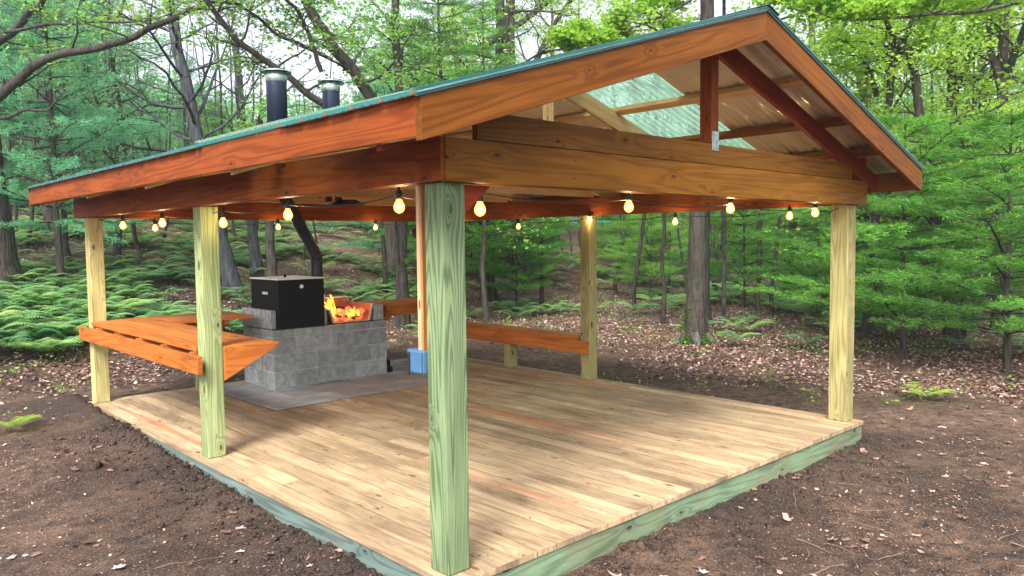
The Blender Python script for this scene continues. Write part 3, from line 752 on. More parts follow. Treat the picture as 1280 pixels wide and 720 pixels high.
# ------------------------------------------------------------------ string lights
ST = empty('string_lights', 'black cord of warm round bulbs hung inside the roof beams', 'string lights', (0, 0, 0))
left = [(.1, .499, 1.843), (.1, 1.755, 1.839), (.1, 2.781, 1.81), (.1, 4.056, 1.84), (.12, 5.192, 1.842)]
front = [(.327, .1, 1.818), (1.565, .1, 1.859), (2.759, .1, 1.872), (4.114, .1, 1.864)]
right = [(4.6, .579, 1.857), (4.6, 1.863, 1.836), (4.53, 3.0, 1.885), (4.6, 4.271, 1.833), (4.6, 5.5, 1.84)]
back = [(.66, 5.9, 1.834), (2.1, 5.9, 1.85), (3.5, 5.9, 1.85)]
ZC = 1.93
def cord(seq, ends):
    pts = [ends[0]]
    full = [ends[0]]+[(b_[0], b_[1], ZC-.018) for b_ in seq]+[ends[1]]
    out_ = []
    for p, q in zip(full[:-1], full[1:]):
        for t in np.linspace(0, 1, 8, endpoint=False):
            z = p[2]+(q[2]-p[2])*t-.035*math.sin(math.pi*t)
            out_.append((p[0]+(q[0]-p[0])*t, p[1]+(q[1]-p[1])*t, z))
    out_.append(full[-1]); return (out_, [.0035]*len(out_))
tubes('cord', [cord(left, ((.1, .15, ZC), (.1, 5.9, ZC))), cord(front, ((.15, .1, ZC), (4.6, .1, ZC))), cord(right, ((4.6, .15, ZC), (4.6, 5.9, ZC))), cord(back, ((.1, 5.9, ZC), (4.6, 5.9, ZC)))], M['cable'], ST, 5)
sock0 = bulb0 = hot0 = None
for p in left+front+right+back:
    k = ZC-.02-p[2]
    if sock0 is None:
        sock0 = lathe('socket', [(0, .075), (.007, .074), (.007, .055), (.013, .052), (.017, .045), (.017, .012), (.014, .01)], (0, 0, 0), M['cable'], ST, 14)
        bulb0 = lathe('bulb', [(.013, .012), (.016, .002), (.024, -.012), (.0285, -.027), (.026, -.042), (.017, -.054), (.004, -.06), (0, -.06)], (0, 0, 0), M['bulb'], sock0, 16)
        for f_ in bulb0.data.polygons: f_.use_smooth = True
        hot0 = lathe('filament', [(0, -.014), (.008, -.018), (.0125, -.028), (.008, -.038), (0, -.042)], (0, 0, 0), M['filament'], bulb0, 12)
        s_ = sock0; bl = bulb0
    else:
        s_ = sock0.copy(); link(s_, ST); bl = bulb0.copy(); link(bl, s_)
        hc = hot0.copy(); link(hc, bl)
    s_.location = (p[0], p[1], p[2]+.036); s_.scale = (1.08, 1.08, 1.08)
#@@FOREST@@

# ------------------------------------------------------------------ trees
def limb(rs, p, d, ln, r, nseg, wander=.18, up=0.0, droop=0.0):
    pts = [np.array(p, float)]; d = np.array(d, float); d /= np.linalg.norm(d)
    for k in range(nseg):
        d = d+rs.normal(size=3)*wander; d[2] += up-droop*k/nseg; d /= np.linalg.norm(d)
        pts.append(pts[-1]+d*ln/nseg)
    rr = r*(1-np.linspace(0, 1, nseg+1)**1.1*.78)
    return np.array(pts), rr
def branch_tree(rs, P, Rr, t0=.3, n1=14, l1=2.2, n2=6, n3=4, up=.03, spread=1.0, twig=True, flatten=.35, rise=.4):
    """side limbs grown off a given trunk path; returns tube list by level + twig points"""
    tb1 = []; tips = []
    seg = np.linspace(0, 1, len(P))
    for k in range(n1):
        t = t0+(1-t0)*(k+rs.uniform(0, 1))/n1
        p = np.array([np.interp(t, seg, P[:, c]) for c in range(3)]); r = np.interp(t, seg, Rr)
        az = k*2.4+rs.uniform(-.6, .6); d = np.array([math.cos(az), math.sin(az), rs.uniform(.1, .9)*rise*2])
        ln = l1*(1-.55*(t-t0)/(1-t0+1e-6))*rs.uniform(.7, 1.25)
        q, qr = limb(rs, p, d, ln, min(r*.45, .010+.011*ln), 8, .16, up)
        tb1.append((q, qr, 5))
        for m_ in range(n2):
            u = .25+.75*(m_+rs.uniform(0, 1))/n2; i_ = u*8; i0 = min(int(i_), 7); p2 = q[i0]+(q[i0+1]-q[i0])*(i_-i0)
            dd = q[i0+1]-q[i0]; dd /= np.linalg.norm(dd); sd = np.cross(dd, [0, 0, 1])*(1 if m_ % 2 else -1)
            d2 = dd*.6+sd*rs.uniform(.5, 1.1)+rs.normal(size=3)*[.2, .2, flatten*.6]
            q2, r2 = limb(rs, p2, d2, ln*rs.uniform(.28, .5), qr[i0]*.55, 5, .2, up*.5)
            tb1.append((q2, r2, 4))
            for w_ in range(n3):
                u2 = .3+.7*(w_+rs.uniform(0, 1))/n3; j_ = u2*5; j0 = min(int(j_), 4); p3 = q2[j0]+(q2[j0+1]-q2[j0])*(j_-j0)
                d3 = (q2[j0+1]-q2[j0])/np.linalg.norm(q2[j0+1]-q2[j0])+rs.normal(size=3)*[.8, .8, flatten]
                q3, r3 = limb(rs, p3, d3, ln*rs.uniform(.12, .25), r2[j0]*.5, 3, .25)
                if twig: tb1.append((q3, r3, 3))
                tips.append(q3)
    return tb1, tips
def tube_set(items, default=8):
    V = []; F = []; k = 0
    for it in items:
        v, f = tube(it[0], np.maximum(it[1], .0025), it[2] if len(it) > 2 else default); V.append(v); F.append(f+k); k += len(v)
    return np.vstack(V), np.vstack(F)
def leaf_mesh(name, rs, tips, per, sig, size, mat, flat=.6, aspect=.62):
    T = np.vstack(tips); idx = rs.integers(0, len(T), int(len(T)*per))
    # clumps: some twigs carry many leaves, some few
    C = T[idx]+rs.normal(size=(len(idx), 3))*[sig, sig, sig*.45]
    V, F = leaves(C, size, flat, aspect, rs)
    cl = vnoise(C[:, 0]*1.3+50, C[:, 1]*1.3+C[:, 2]*1.7+50, 4)
    tint = np.clip(.15+.55*cl+rs.uniform(-.2, .3, len(C)), 0, 1)
    return V, F, tint
def trunk_path(rs, h, r, lean=(0, 0), wander=.05, n_=14, flare=1.5):
    t = np.linspace(0, 1, n_); P = np.zeros((n_, 3)); P[:, 2] = t*h-.12
    wv = np.cumsum(rs.normal(size=(n_, 2))*wander, axis=0)*(h/10); wv -= wv[0]
    P[:, 0] = wv[:, 0]+lean[0]*t*h; P[:, 1] = wv[:, 1]+lean[1]*t*h
    rr = r*(1-.82*t**1.15); rr[0] *= flare
    P = np.vstack([P[0], P[0]*.65+P[1]*.35, P[1:]]); rr = np.concatenate([[rr[0]], [r*1.04], rr[1:]])
    return P, rr
def tree_obj(name, label, cat, loc, tr, cr, mats, group=None, rz=0, sc=1.0):
    e_ = empty(name, label, cat, loc, group, rz); e_.scale = (sc,)*3
    t_ = link(mesh_np('trunk', tr[0], tr[1], mats[0], smooth=True), e_)
    if cr is not None: link(mesh_np('crown', cr[0], cr[1], mats[1], tint=cr[2]), e_)
    return e_
def broad(seed, h, r, t0, n1, l1, per, size=.075, n2=6, n3=4, lean=(0, 0), sig=.13, rise=.4, limb_trunk=2):
    rs = np.random.default_rng(seed)
    P, rr = trunk_path(rs, h, r, lean)
    tb, tips = branch_tree(rs, P, rr, t0, n1, l1, n2, n3, rise=rise)
    # one fork
    for k in range(limb_trunk):
        t = rs.uniform(.3, .5); i0 = int(t*len(P)); az = rs.uniform(0, 6.28)
        q, qr = limb(rs, P[i0], (math.cos(az)*.5, math.sin(az)*.5, 1), h*(1-t)*.85, rr[i0]*.6, 9, .07, .03)
        tb.append((q, qr, 7)); a_, b_ = branch_tree(rs, q, qr, .15, n1//2, l1*.75, n2-1, n3, rise=rise); tb += a_; tips += b_
    v = tube_set([(P, rr, 12)]+tb); return v, leaf_mesh('crown', rs, tips, per, sig, size, None)
def needles(rs, C, D, per, ln, wd_):
    """needle tufts: thin triangles as narrow quads radiating around directions D at points C"""
    N_ = len(C)*per; c = np.repeat(C, per, 0)+rs.normal(size=(N_, 3))*.02; d = unit(np.repeat(D, per, 0)*.7+rs.normal(size=(N_, 3))*[.6, .6, .45])
    s = unit(np.cross(d, rs.normal(size=(N_, 3)))); l = (ln*rs.uniform(.6, 1.2, N_))[:, None]
    V = np.stack([c, c+d*l*.5+s*wd_*.5, c+d*l, c+d*l*.5-s*wd_*.5], 1).reshape(-1, 3)
    return V, np.arange(N_*4).reshape(-1, 4)
def pine(seed, h, r, z0, lmax, step=.36, per=7, ln=.12, wd_=.013, ntw=9, expo=.75):
    rs = np.random.default_rng(seed); P, rr = trunk_path(rs, h, r, wander=.02, flare=1.2)
    tb = []; C = []; D = []; z = z0; seg = P[:, 2]
    while z < h-.15:
        f = max(0, 1-(z-z0)/(h-z0)); L_ = lmax*(f**expo)*rs.uniform(.8, 1.1)*(.55+.45*min(1, (z-z0)/.8+.3))+.15
        p = np.array([np.interp(z, seg, P[:, 0]), np.interp(z, seg, P[:, 1]), z])
        nb = rs.integers(4, 7); a0 = rs.uniform(0, 6.28)
        for k in range(nb):
            az = a0+k*6.283/nb+rs.uniform(-.25, .25); ll = L_*rs.uniform(.65, 1.15)
            q, qr = limb(rs, p, (math.cos(az), math.sin(az), rs.uniform(.05, .35)), ll, .008+.007*ll, 7, .07, .01, .04)
            tb.append((q, qr, 4))
            for w_ in range(ntw):
                u = .22+.78*(w_+rs.uniform(0, 1))/ntw; i_ = u*7; i0 = min(int(i_), 6); p2 = q[i0]+(q[i0+1]-q[i0])*(i_-i0)
                dd = unit(q[i0+1]-q[i0]); sd = np.cross(dd, [0, 0, 1])*(1 if w_ % 2 else -1)
                d2 = unit(dd*.8+sd*rs.uniform(.5, 1)+np.array([0, 0, rs.uniform(-.12, .2)])); l2 = ll*rs.uniform(.2, .42)*(1.15-u*.5)+.06
                tb.append((np.array([p2, p2+d2*l2*.5, p2+d2*l2+[0, 0, .02]]), np.array([.005, .004, .002]), 3))
                m_ = max(3, int(l2/.055)); tt = np.linspace(.15, 1.05, m_)[:, None]
                C.append(p2+d2*l2*tt); D.append(np.repeat(d2[None], m_, 0))
        z += step*rs.uniform(.7, 1.3)
    for q_ in range(9):
        zz = rs.uniform(.35, z0+1.2); az = rs.uniform(0, 6.28); p = np.array([np.interp(zz, seg, P[:, 0]), np.interp(zz, seg, P[:, 1]), zz])
        q, qr = limb(rs, p, (math.cos(az), math.sin(az), rs.uniform(-.2, .3)), rs.uniform(.4, 1.3), .008, 6, .22); tb.append((q, qr, 3))
        q2, r2 = limb(rs, q[3], (math.cos(az+.8), math.sin(az+.8), .2), rs.uniform(.2, .5), .005, 4, .25); tb.append((q2, r2, 3))
    C = np.vstack(C); D = np.vstack(D); V, F = needles(rs, C, D, per, ln, wd_)
    cl = vnoise(C[:, 0]*2+90, C[:, 1]*2+C[:, 2]*2.4+50, 6); tint = np.repeat(np.clip(cl*.8+.1, 0, 1), per)+rs.uniform(-.15, .2, len(F))
    return tube_set([(P, rr, 9)]+tb), (V, F, np.clip(tint, 0, 1))
def at(px, d):
    p = ray(px, 360, d); return (p[0], p[1], gz(p[0], p[1]))
def copy_tree(src, label, loc, rz, sc, group, name=None):
    r_ = src.copy(); link(r_); r_.location = loc; r_.rotation_euler = (random.uniform(-.03, .03), random.uniform(-.03, .03), rz); r_.scale = (sc, sc, sc*random.uniform(.9, 1.12))
    r_['label'] = label; r_['group'] = group
    for ch in src.children:
        c_ = ch.copy(); link(c_, r_)
    return r_

# --- traced single trees: trunk / limb lines at their own distance
def line(pts, r0, r1, d0, d1=None, n_=14, rs=rng, sides=9):
    d1 = d1 or d0; pts = np.array(pts, float); k = np.linspace(0, 1, len(pts)); t = np.linspace(0, 1, n_)
    P = np.array([ray(np.interp(a_, k, pts[:, 0]), np.interp(a_, k, pts[:, 1]), d0+(d1-d0)*a_) for a_ in t])
    P[1:-1] += rs.normal(size=(n_-2, 3))*.012*np.linalg.norm(P[-1]-P[0])/4
    return (P, np.linspace(r0, r1, n_), sides)
def traced(name, label, cat, base, lines, mats, tw=None, leafspec=None, seed=1, group=None):
    rs = np.random.default_rng(seed); items = list(lines); tips = []
    for it in (tw or []):
        k, n1, l1, n2, n3, t0 = it
        a_, b_ = branch_tree(rs, items[k][0], items[k][1], t0, n1, l1, n2, n3, rise=.35); items += a_; tips += b_
    b0 = np.array(base); v, f = tube_set(items); cr = None
    if leafspec and tips:
        V, F, tt = leaf_mesh('crown', rs, tips, leafspec[0], leafspec[1], leafspec[2], None); cr = (V-b0, F, tt)
    return tree_obj(name, label, cat, tuple(b0), (v-b0, f), cr, mats, group)
LM, LL, BD, BP, BK_ = M['leaf'], M['leaf_lime'], M['bark_dark'], M['bark_pale'], M['bark']

def stem(px0, d, top, r, lean_px=0, n_=12):
    """trunk line from the ground at px0 to (px0+lean, top pixel)"""
    p = at(px0, d); b_ = np.array(p)+[0, 0, -.1]
    t_ = ray(px0+lean_px, top, d); t = np.linspace(0, 1, n_)[:, None]
    P = b_+(t_-b_)*t; P[1:-1, :2] += rng.normal(size=(n_-2, 2))*.02*max(1, (t_[2]-b_[2])/6)
    rr = np.linspace(r, r*.6, n_); rr[0] = r*1.5; rr[1] = r*1.12
    return p, (P, rr, 12)
# left big dark oak and its long limbs
p, s_ = stem(2, 17.5, -160, .30, -60)
traced('oak_tree', 'thick dark oak trunk leaning out at the far left edge with long bare limbs', 'tree', p,
    [s_, line([(-40, 160), (2, 116), (45, 82), (80, 64), (130, 58), (170, 42), (215, 25), (262, 2), (300, -20)], .090, .034, 17.2, 12.5, 22),
     line([(-45, 80), (0, 50), (25, 32), (35, 16), (52, 6), (60, -30)], .085, .04, 17, 15.5),
     line([(5, 40), (60, 30), (110, 28), (180, 27), (230, 12)], .032, .012, 16, 14.5),
     line([(-30, 150), (10, 147), (30, 137), (60, 139), (75, 120)], .045, .012, 17, 16)],
    (BD, LM), [(1, 9, 1.2, 5, 3, .15), (2, 6, .9, 4, 3, .1), (3, 7, .6, 3, 2, .2)], (1.1, .12, .08), 3)
# arching limbs from the right across the open sky
pA = at(470, 15)
traced('oak_tree', 'leaning grey oak behind the chimneys with arching limbs over the roof', 'tree', pA,
    [line([(492, 330), (485, 240), (470, 150), (462, 118), (440, 85), (415, 55), (392, 20), (372, -20)], .13, .085, 15, 14, 18),
     line([(405, 130), (385, 118), (360, 95), (330, 75), (300, 55), (285, 35), (262, 8), (250, -15)], .06, .035, 13.2, 12.5, 18),
     line([(415, 75), (385, 60), (350, 45), (320, 20), (300, 5), (262, 2)], .032, .018, 13.5, 12.5, 16),
     line([(402, 90), (385, 40), (372, 12), (340, -15)], .04, .025, 13.4, 12.9),
     line([(470, 150), (420, 138), (405, 130)], .07, .06, 14.6, 13.2, 6)],
    (BD, LM), [(1, 10, 1.5, 5, 4, .1), (2, 8, 1.2, 4, 3, .1), (0, 9, 1.9, 6, 4, .35), (3, 6, 1.0, 4, 3, .1)], (1.8, .13, .075), 5)
# dead branched tree between
p, s_ = stem(292, 19, -60, .17, -98)
traced('dead_tree', 'slim blue grey dead tree with a fan of bare twigs left of the chimneys', 'tree', p, [s_],
    (BP, LM), [(0, 26, 3.5, 7, 4, .30)], (.10, .12, .07), 8)
p, s_ = stem(322, 21, 40, .14, -30)
traced('dead_tree', 'short grey snag behind the taller chimney with bare twigs', 'tree', p, [s_], (BP, LM), [(0, 16, 1.9, 6, 4, .4)], (.8, .12, .08), 9)
p, s_ = stem(503, 16.5, -60, .125, -8)
traced('maple_tree', 'straight dark trunk right of the chimneys reaching down behind the fire pit', 'tree', p, [s_], (BD, LM), [(0, 20, 2.1, 6, 4, .36)], (2.8, .14, .075), 10)
# mossy trunk on the right beyond the deck
p, s_ = stem(867, 14.2, -80, .178, 20)
mt8 = traced('maple_tree', 'stout grey maple trunk with mossy foot standing beyond the deck', 'tree', p, [s_], (BD, LL), [(0, 12, 2.6, 7, 4, .55)], (2.6, .15, .085), 12)
rs_ = np.random.default_rng(5); aa = rs_.uniform(0, 6.28, 5200); hh = rs_.exponential(.17, 5200); rr_ = .20+.24*np.exp(-hh/.11)+rs_.normal(size=5200)*.02
V_, F_ = leaves(np.stack([rr_*np.cos(aa), rr_*np.sin(aa), hh-.05], -1), .035, .4, .7, rs_)
link(mesh_np('moss_skirt', V_, F_, M['moss'], tint=rs_.uniform(0, 1, len(F_))), mt8)
# flared roots
tubes('root', [([(0, 0, .35), (math.cos(a_)*.2, math.sin(a_)*.2, .14), (math.cos(a_)*.42, math.sin(a_)*.42, -.03)], [.12, .10, .04]) for a_ in (0.2, 1.5, 2.6, 3.9, 5.2)], BK_, mt8, 7)
for k_, (px, d, top, r, lean, lab, mat) in enumerate([
    (606, 16.8, 180, .065, -3, 'thin dark trunk just right of the nearest post above the bench', BD),
    (829, 17.5, 150, .05, 0, 'very thin straight trunk left of the stout mossy maple', BD),
    (986, 24, 120, .12, 12, 'crooked leaning trunk right of the stout mossy maple', BD),
    (346, 17.5, 150, .12, -22, 'dark leaning trunk under the roof behind the smoker box', BD),
    (677, 22, 150, .06, 0, 'thin trunk halfway between the bench and the middle right post', BD)]):
    p, s_ = stem(px, d, top, r, lean)
    traced('young_maple', lab, 'tree', p, [s_], (mat, LM), [(0, 8, 1.5, 5, 4, .5)], (2.2, .13, .08), 20+k_)
# upper right forked trunks
def fork(px, d, top, r, lean, forks, lab, seed, leaf=LL, n1=12, l1=2.2):
    d *= .84; p, s_ = stem(px, d, top, r*.9, lean)
    ls = [s_]+[line(q, r*.55, r*.3, d, d+rng.uniform(-1, 1), 12) for q in forks]
    return traced('maple_tree', lab, 'tree', p, ls, (BD, leaf), [(0, n1, l1, 6, 4, .3)]+[(i_+1, 5, l1*.7, 5, 4, .2) for i_ in range(len(forks))], (3.6, .16, .085), seed)
fork(1076, 21, -60, .17, 2, [], 'upright dark trunk just right of the gable peak', 31)
fork(1082, 19, 40, .10, 35, [[(1108, 100), (1128, 60), (1142, 20), (1150, -20)], [(1096, 120), (1088, 90), (1070, 60)]], 'thin forked trunk leaning right above the gable slope', 32)
fork(1196, 19, 60, .13, -60, [[(1140, 85), (1120, 50), (1105, 20)]], 'trunk leaning left across the lime leaves right of the gable', 33)
fork(1193, 23, -60, .17, -3, [[(1196, 110), (1212, 60), (1222, -20)]], 'twin trunk maple in the right part of the wood', 34)
fork(1250, 22, -60, .15, 5, [[(1255, 130), (1238, 60), (1236, -20)], [(1256, 100), (1275, 50), (1290, 10)]], 'forked maple beside the right edge of the view', 35)
fork(1222, 27, -60, .12, 6, [], 'straight slim maple between the twin trunk and the forked one', 36)
fork(632, 34, -60, .26, 8, [[(600, 60), (650, 30), (700, -10)]], 'thick hazy pine trunk above the roof left of the gable peak', 37, LM, 9, 2.6)
fork(882, 21, -60, .13, 4, [], 'dark trunk showing above the roof close to the gable peak', 38, LL, 8, 2.0)

# near overhead maple sprays reaching in from the right and above
def spray(name_lab, pts, d0, d1, seed, mat=LL, leafspec=(5, .10, .095), n1=12, l1=.9):
    b_ = ray(pts[0][0], pts[0][1], d0)
    rs = np.random.default_rng(seed)
    bx_, by_ = at(*name_lab[1])[:2]; gb = np.array([bx_, by_, gz(bx_, by_)])
    L0 = line(pts, .035, .008, d0, d1, 16); st = L0[0][0]
    n_ = 12; t = np.linspace(0, 1, n_)[:, None]; T = gb+(st-gb)*t; T[:, 2] = gb[2]-.1+(st[2]-gb[2]+.1)*t[:, 0]**.8
    return traced('maple_tree', name_lab[0], 'tree', gb, [(T, np.linspace(.055, .03, n_), 8), L0], (BK_, mat), [(1, n1, l1, 6, 4, .05)], leafspec, seed)
spray(('maple just outside the right edge whose lime leaf sprays hang above the gable', (1400, 13)), [(1400, -40), (1250, 10), (1150, 20), (1050, 25), (985, 10)], 13, 12, 41, n1=18, l1=1.25)
spray(('maple behind the roof whose bright sprays lean over the ridge from the left', (905, 19)), [(905, -40), (850, 10), (790, 35), (730, 52), (695, 62)], 15, 13, 42, n1=14, l1=.8)
False and spray(('thin maple at the top right with pale layered leaf sprays', (1330, 16)), [(1330, 60), (1250, 90), (1180, 110), (1120, 130)], 16, 16, 43, n1=14, l1=1.4)

# --- pines
pv_ = [pine(101, 4.9, .05, .75, 2.1, .30, 15, .075, .010, 11), pine(102, 6.2, .07, 1.3, 2.1, .36, 14, .075, .010, 11), pine(103, 3.9, .035, .55, 1.6, .28, 15, .075, .010, 11), pine(104, 8.2, .08, 1.5, 2.5, .42, 12, .08, .011, 11)]
def pine_obj(k, lab, px, d, mat, group=None, sc=1, rz=0):
    return tree_obj('young_pine', lab, 'pine', at(px, d), pv_[k][0], pv_[k][1], (BD, mat), group, rz, sc)
NG, NB = M['needle'], M['needle_blue']
main_p = [
 pine_obj(0, 'young white pine with thin dark stem right of the front right post', 1131, 13.3, NG, rz=.4, sc=1.05),
 pine_obj(1, 'tall soft blue green pine beside the big oak at the left', 76, 17.5, NB, rz=1.2, sc=1.02),
 pine_obj(3, 'tall dark green pine behind the roof right of the chimneys', 560, 18, NG, rz=2.2, sc=1.05),
 pine_obj(2, 'short bushy pine in line with the bench', 645, 21, NG, rz=.9, sc=1.0)]
def cp(src, lab, px, d, rz, sc, grp='young pines in the wood'):
    o_ = copy_tree(src, lab, at(px, d), rz, sc, grp)
    if px > 900: o_.scale[2] *= .70
    return o_
main_p[0].scale[2] *= .76
cp(main_p[0], 'wide young pine at the right edge of the view', 1262, 12.5, 2.0, 1.12)
cp(main_p[0], 'dense young pine between the front right post and the right edge', 1205, 16, 3.5, 1.2)
cp(main_p[0], 'low pine behind the right eave', 1180, 22, 1.0, .95)
cp(main_p[0], 'young pine close behind the front right post', 1060, 17.5, 5.2, 1.1)
cp(main_p[1], 'blue green pine at the far left edge behind the oak', -10, 19, 2.2, 1.0)
cp(main_p[2], 'tall pine above the roof between the grey trunk and the thick hazy one', 610, 22, 4.0, 1.1)
cp(main_p[2], 'tall pine just right of the chimneys', 520, 25, 5.4, 1.1)

# --- woodland filled with individual copies
br = [broad(201, 9.5, .12, .22, 16, 2.4, 3.2), broad(202, 12, .16, .25, 17, 2.8, 3.0), broad(203, 7, .08, .2, 14, 1.9, 3.4), broad(204, 13.5, .20, .3, 16, 3.2, 2.8)]
labs = ['leafy lime green maple', 'tall spreading maple', 'slim young maple', 'big broad crowned maple']
spots = []
def free(px, d, gap):
    x, y, _ = at(px, d)
    for (a_, b_, g_) in spots:
        if (a_-x)**2+(b_-y)**2 < min(gap, g_)**2: return False
    return True
srcs = {}
rs = np.random.default_rng(77)
made = []
def put(kind, k, px, d, sc):
    x, y, z = at(px, d); rz = rs.uniform(0, 6.28)
    key = (kind, k)
    if kind == 'p' and px > 540 and rs.uniform() < .45: key = ('y', k)
    if kind == 'b':
        mat = (M['leaf_lime'] if k in (0, 2, 3) else M['leaf'])
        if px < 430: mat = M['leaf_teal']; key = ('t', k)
        if key not in srcs:
            o_ = srcs[key] = tree_obj('maple_tree', labs[k], 'tree', (x, y, z), br[k][0], br[k][1], (BD, mat), 'maples filling the wood', rz, sc)
        else: o_ = copy_tree(srcs[key], labs[k], (x, y, z), rz, sc, 'maples filling the wood')
        made.append((o_, labs[k], px, 'maples'))
    else:
        lab = ['bushy green pine', 'blue green pine', 'short green pine', 'tall green pine'][k]
        if key[0] == 'y': lab = lab.replace('blue green', 'slim yellow green').replace(' green', ' yellow green') if 'yellow' not in lab and k != 1 else 'slim yellow green pine'
        if key not in srcs:
            o_ = srcs[key] = tree_obj('young_pine', lab, 'pine', (x, y, z), pv_[k][0], pv_[k][1], (BD, M['needle_lime'] if key[0] == 'y' else NB if k == 1 else NG), 'pines deeper in the wood', rz, sc)
        else: o_ = copy_tree(srcs[key], lab, (x, y, z), rz, sc, 'pines deeper in the wood')
        made.append((o_, lab, px, 'pines'))
# pine thicket behind the right side and centre
cnt = 0
for _ in range(4000):
    if cnt >= 72: break
    px = rs.uniform(-120, 1400); d = 17+33*rs.uniform(0, 1)**1.3
    if px > 700: d = max(d, 21)
    if 560 < px < 860 and d < 24: continue
    if 180 < px < 470 and d < 30: continue
    if px < 230: continue
    gap = 2.1 if px > 540 else 3.0
    if not free(px, d, gap): continue
    spots.append((*at(px, d)[:2], gap)); cnt += 1
    k = rs.choice([0, 1, 2, 3], p=[.4, .1, .42, .08] if px > 500 else [.1, .6, .15, .15])
    if 180 < px < 480: k = 2
    if px > 860: k = 0 if k in (1, 3) else k
    put('p', k, px, d, rs.uniform(.8, 1.1)*(1 if px < 860 else .85+.012*(d-17)))
cnt = 0
for _ in range(6000):
    if cnt >= 92: break
    px = rs.uniform(-160, 1450); d = 20+42*rs.uniform(0, 1)**1.2
    if 170 < px < 470 and (d < 34): continue
    if 620 < px < 850 and d < 34: continue
    gap = 2.6
    if px > 930 or px < 140: gap = 2.1
    if not free(px, d, gap): continue
    spots.append((*at(px, d)[:2], gap)); cnt += 1
    k = rs.choice([0, 1, 2, 3]);
    if 170 < px < 470: k = 2; 
    put('b', k, px, d, rs.uniform(.85, 1.25) if not 170 < px < 470 else rs.uniform(.6, .8))

# --- bare thin stems standing in the wood
tubes_src = None
rs = np.random.default_rng(9); nS = 0
for _ in range(90):
    px = rs.uniform(-50, 1330); d = rs.uniform(19, 45)
    x, y, z = at(px, d)
    if tubes_src is None:
        P_, r_ = trunk_path(np.random.default_rng(1), 9, .055, wander=.06)
        v_, f_ = tube(P_, r_, 6); tubes_src = mesh_np('sapling_stem', v_, f_, BD, smooth=True); link(tubes_src); o = tubes_src
    else: o = link(tubes_src.copy())
    o.location = (x, y, z); o.rotation_euler = (rs.uniform(-.12, .12), rs.uniform(-.12, .12), rs.uniform(0, 6)); s_ = rs.uniform(.6, 1.5); o.scale = (s_, s_, rs.uniform(.5, 1.1))
    tag(o, 'thin bare dark stem', 'sapling', 'bare thin stems in the wood'); made.append((o, 'thin bare stem', px, 'stems'))
marks = [(0, 'beyond the left edge of the view'), (110, 'beyond the leaning oak'), (240, 'over the left eave'), (330, 'left of the taller chimney'), (430, 'around the two chimneys'), (540, 'over the roof right of the chimneys'),
         (640, 'behind the nearest post'), (740, 'beyond the bench'), (870, 'left of the stout mossy maple'), (960, 'right of the stout mossy maple'), (1070, 'behind the front right post'), (1160, 'just right of the front right post'), (1280, 'near the right edge'), (9999, 'beyond the right edge of the view')]
ords = ['leftmost', 'second', 'third', 'fourth', 'fifth', 'sixth', 'seventh', 'eighth', 'ninth', 'tenth', 'eleventh', 'twelfth', 'thirteenth', 'fourteenth', 'fifteenth', 'sixteenth', 'seventeenth', 'eighteenth', 'nineteenth', 'twentieth']
bins = {}
for (o_, l_, px_q, kd) in sorted(made, key=lambda q: q[2]):
    mk = next(m_ for b_, m_ in marks if px_q < b_); bins.setdefault((l_, mk), []).append(o_)
for (l_, mk), lst in bins.items():
    for q, o_ in enumerate(lst):
        o_['label'] = f'{l_} {mk}' if len(lst) == 1 else (f'{l_} {mk}, {ords[q]}' if q == 0 else f'{l_} {mk}, {ords[q]} from left')

# --- far wood as one mass
rs = np.random.default_rng(21); C = []; 
for _ in range(520):
    px = rs.uniform(-260, 1540); d = rs.uniform(58, 130); x, y, z = at(px, d)
    top = rs.uniform(8, 17)
    if 150 < px < 480 or 620 < px < 880: top = rs.uniform(3, 6.5)
    if px < 150: top = rs.uniform(7, 14)
    for __ in range(9):
        c_ = np.array([x, y, z])+[rs.normal()*2.2, rs.normal()*2.2, rs.uniform(.5, top)]
        C.append(c_+rs.normal(size=(75, 3))*[1.1, 1.1, .7])
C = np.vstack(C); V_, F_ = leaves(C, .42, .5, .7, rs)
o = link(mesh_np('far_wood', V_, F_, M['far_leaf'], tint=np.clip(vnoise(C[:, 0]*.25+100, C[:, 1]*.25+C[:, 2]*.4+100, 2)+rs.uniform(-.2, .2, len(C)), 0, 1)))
tag(o, 'far green wooded hillside closing the view', 'woodland', kind='stuff')

# --- ferns
def fern_geo(rs, n_fr, ln, loc):
    Vs = []; 
    for k in range(n_fr):
        az = k*6.283/n_fr+rs.uniform(-.4, .4); l_ = ln*rs.uniform(.7, 1.15); t = np.linspace(.12, 1, 15)
        r_ = l_*t*.92; h_ = l_*(1.15*t-.85*t**2)*rs.uniform(.6, 1.1)
        d = np.array([math.cos(az), math.sin(az), 0]); s = np.array([-d[1], d[0], 0])
        P = d*r_[:, None]+np.array([0, 0, 1])*h_[:, None]
        pw_ = l_*.27*np.sin(np.pi*np.clip(t*.86+.12, 0, 1)); st = l_/15*.46
        for sg in (-1, 1):
            a_ = P-d*st; b_ = P+d*st; tipp = P+s*sg*pw_[:, None]+d*(pw_*.35)[:, None]-[0, 0, 1]*(pw_*.18)[:, None]
            mid = P+s*sg*pw_[:, None]*.5+d*st*1.3
            Vs.append(np.stack([a_, mid-d*st*1.2, tipp, mid], 1).reshape(-1, 3) if False else np.stack([a_, tipp, tipp, b_], 1).reshape(-1, 3)+np.array([0, 0, 0]))
    V = np.vstack(Vs); V = V.reshape(-1, 4, 3); V[:, 2] += (V[:, 3]-V[:, 0])*.18
    return V.reshape(-1, 3)+np.array(loc)
rs = np.random.default_rng(33); FV = []; FT = []
nf = 0
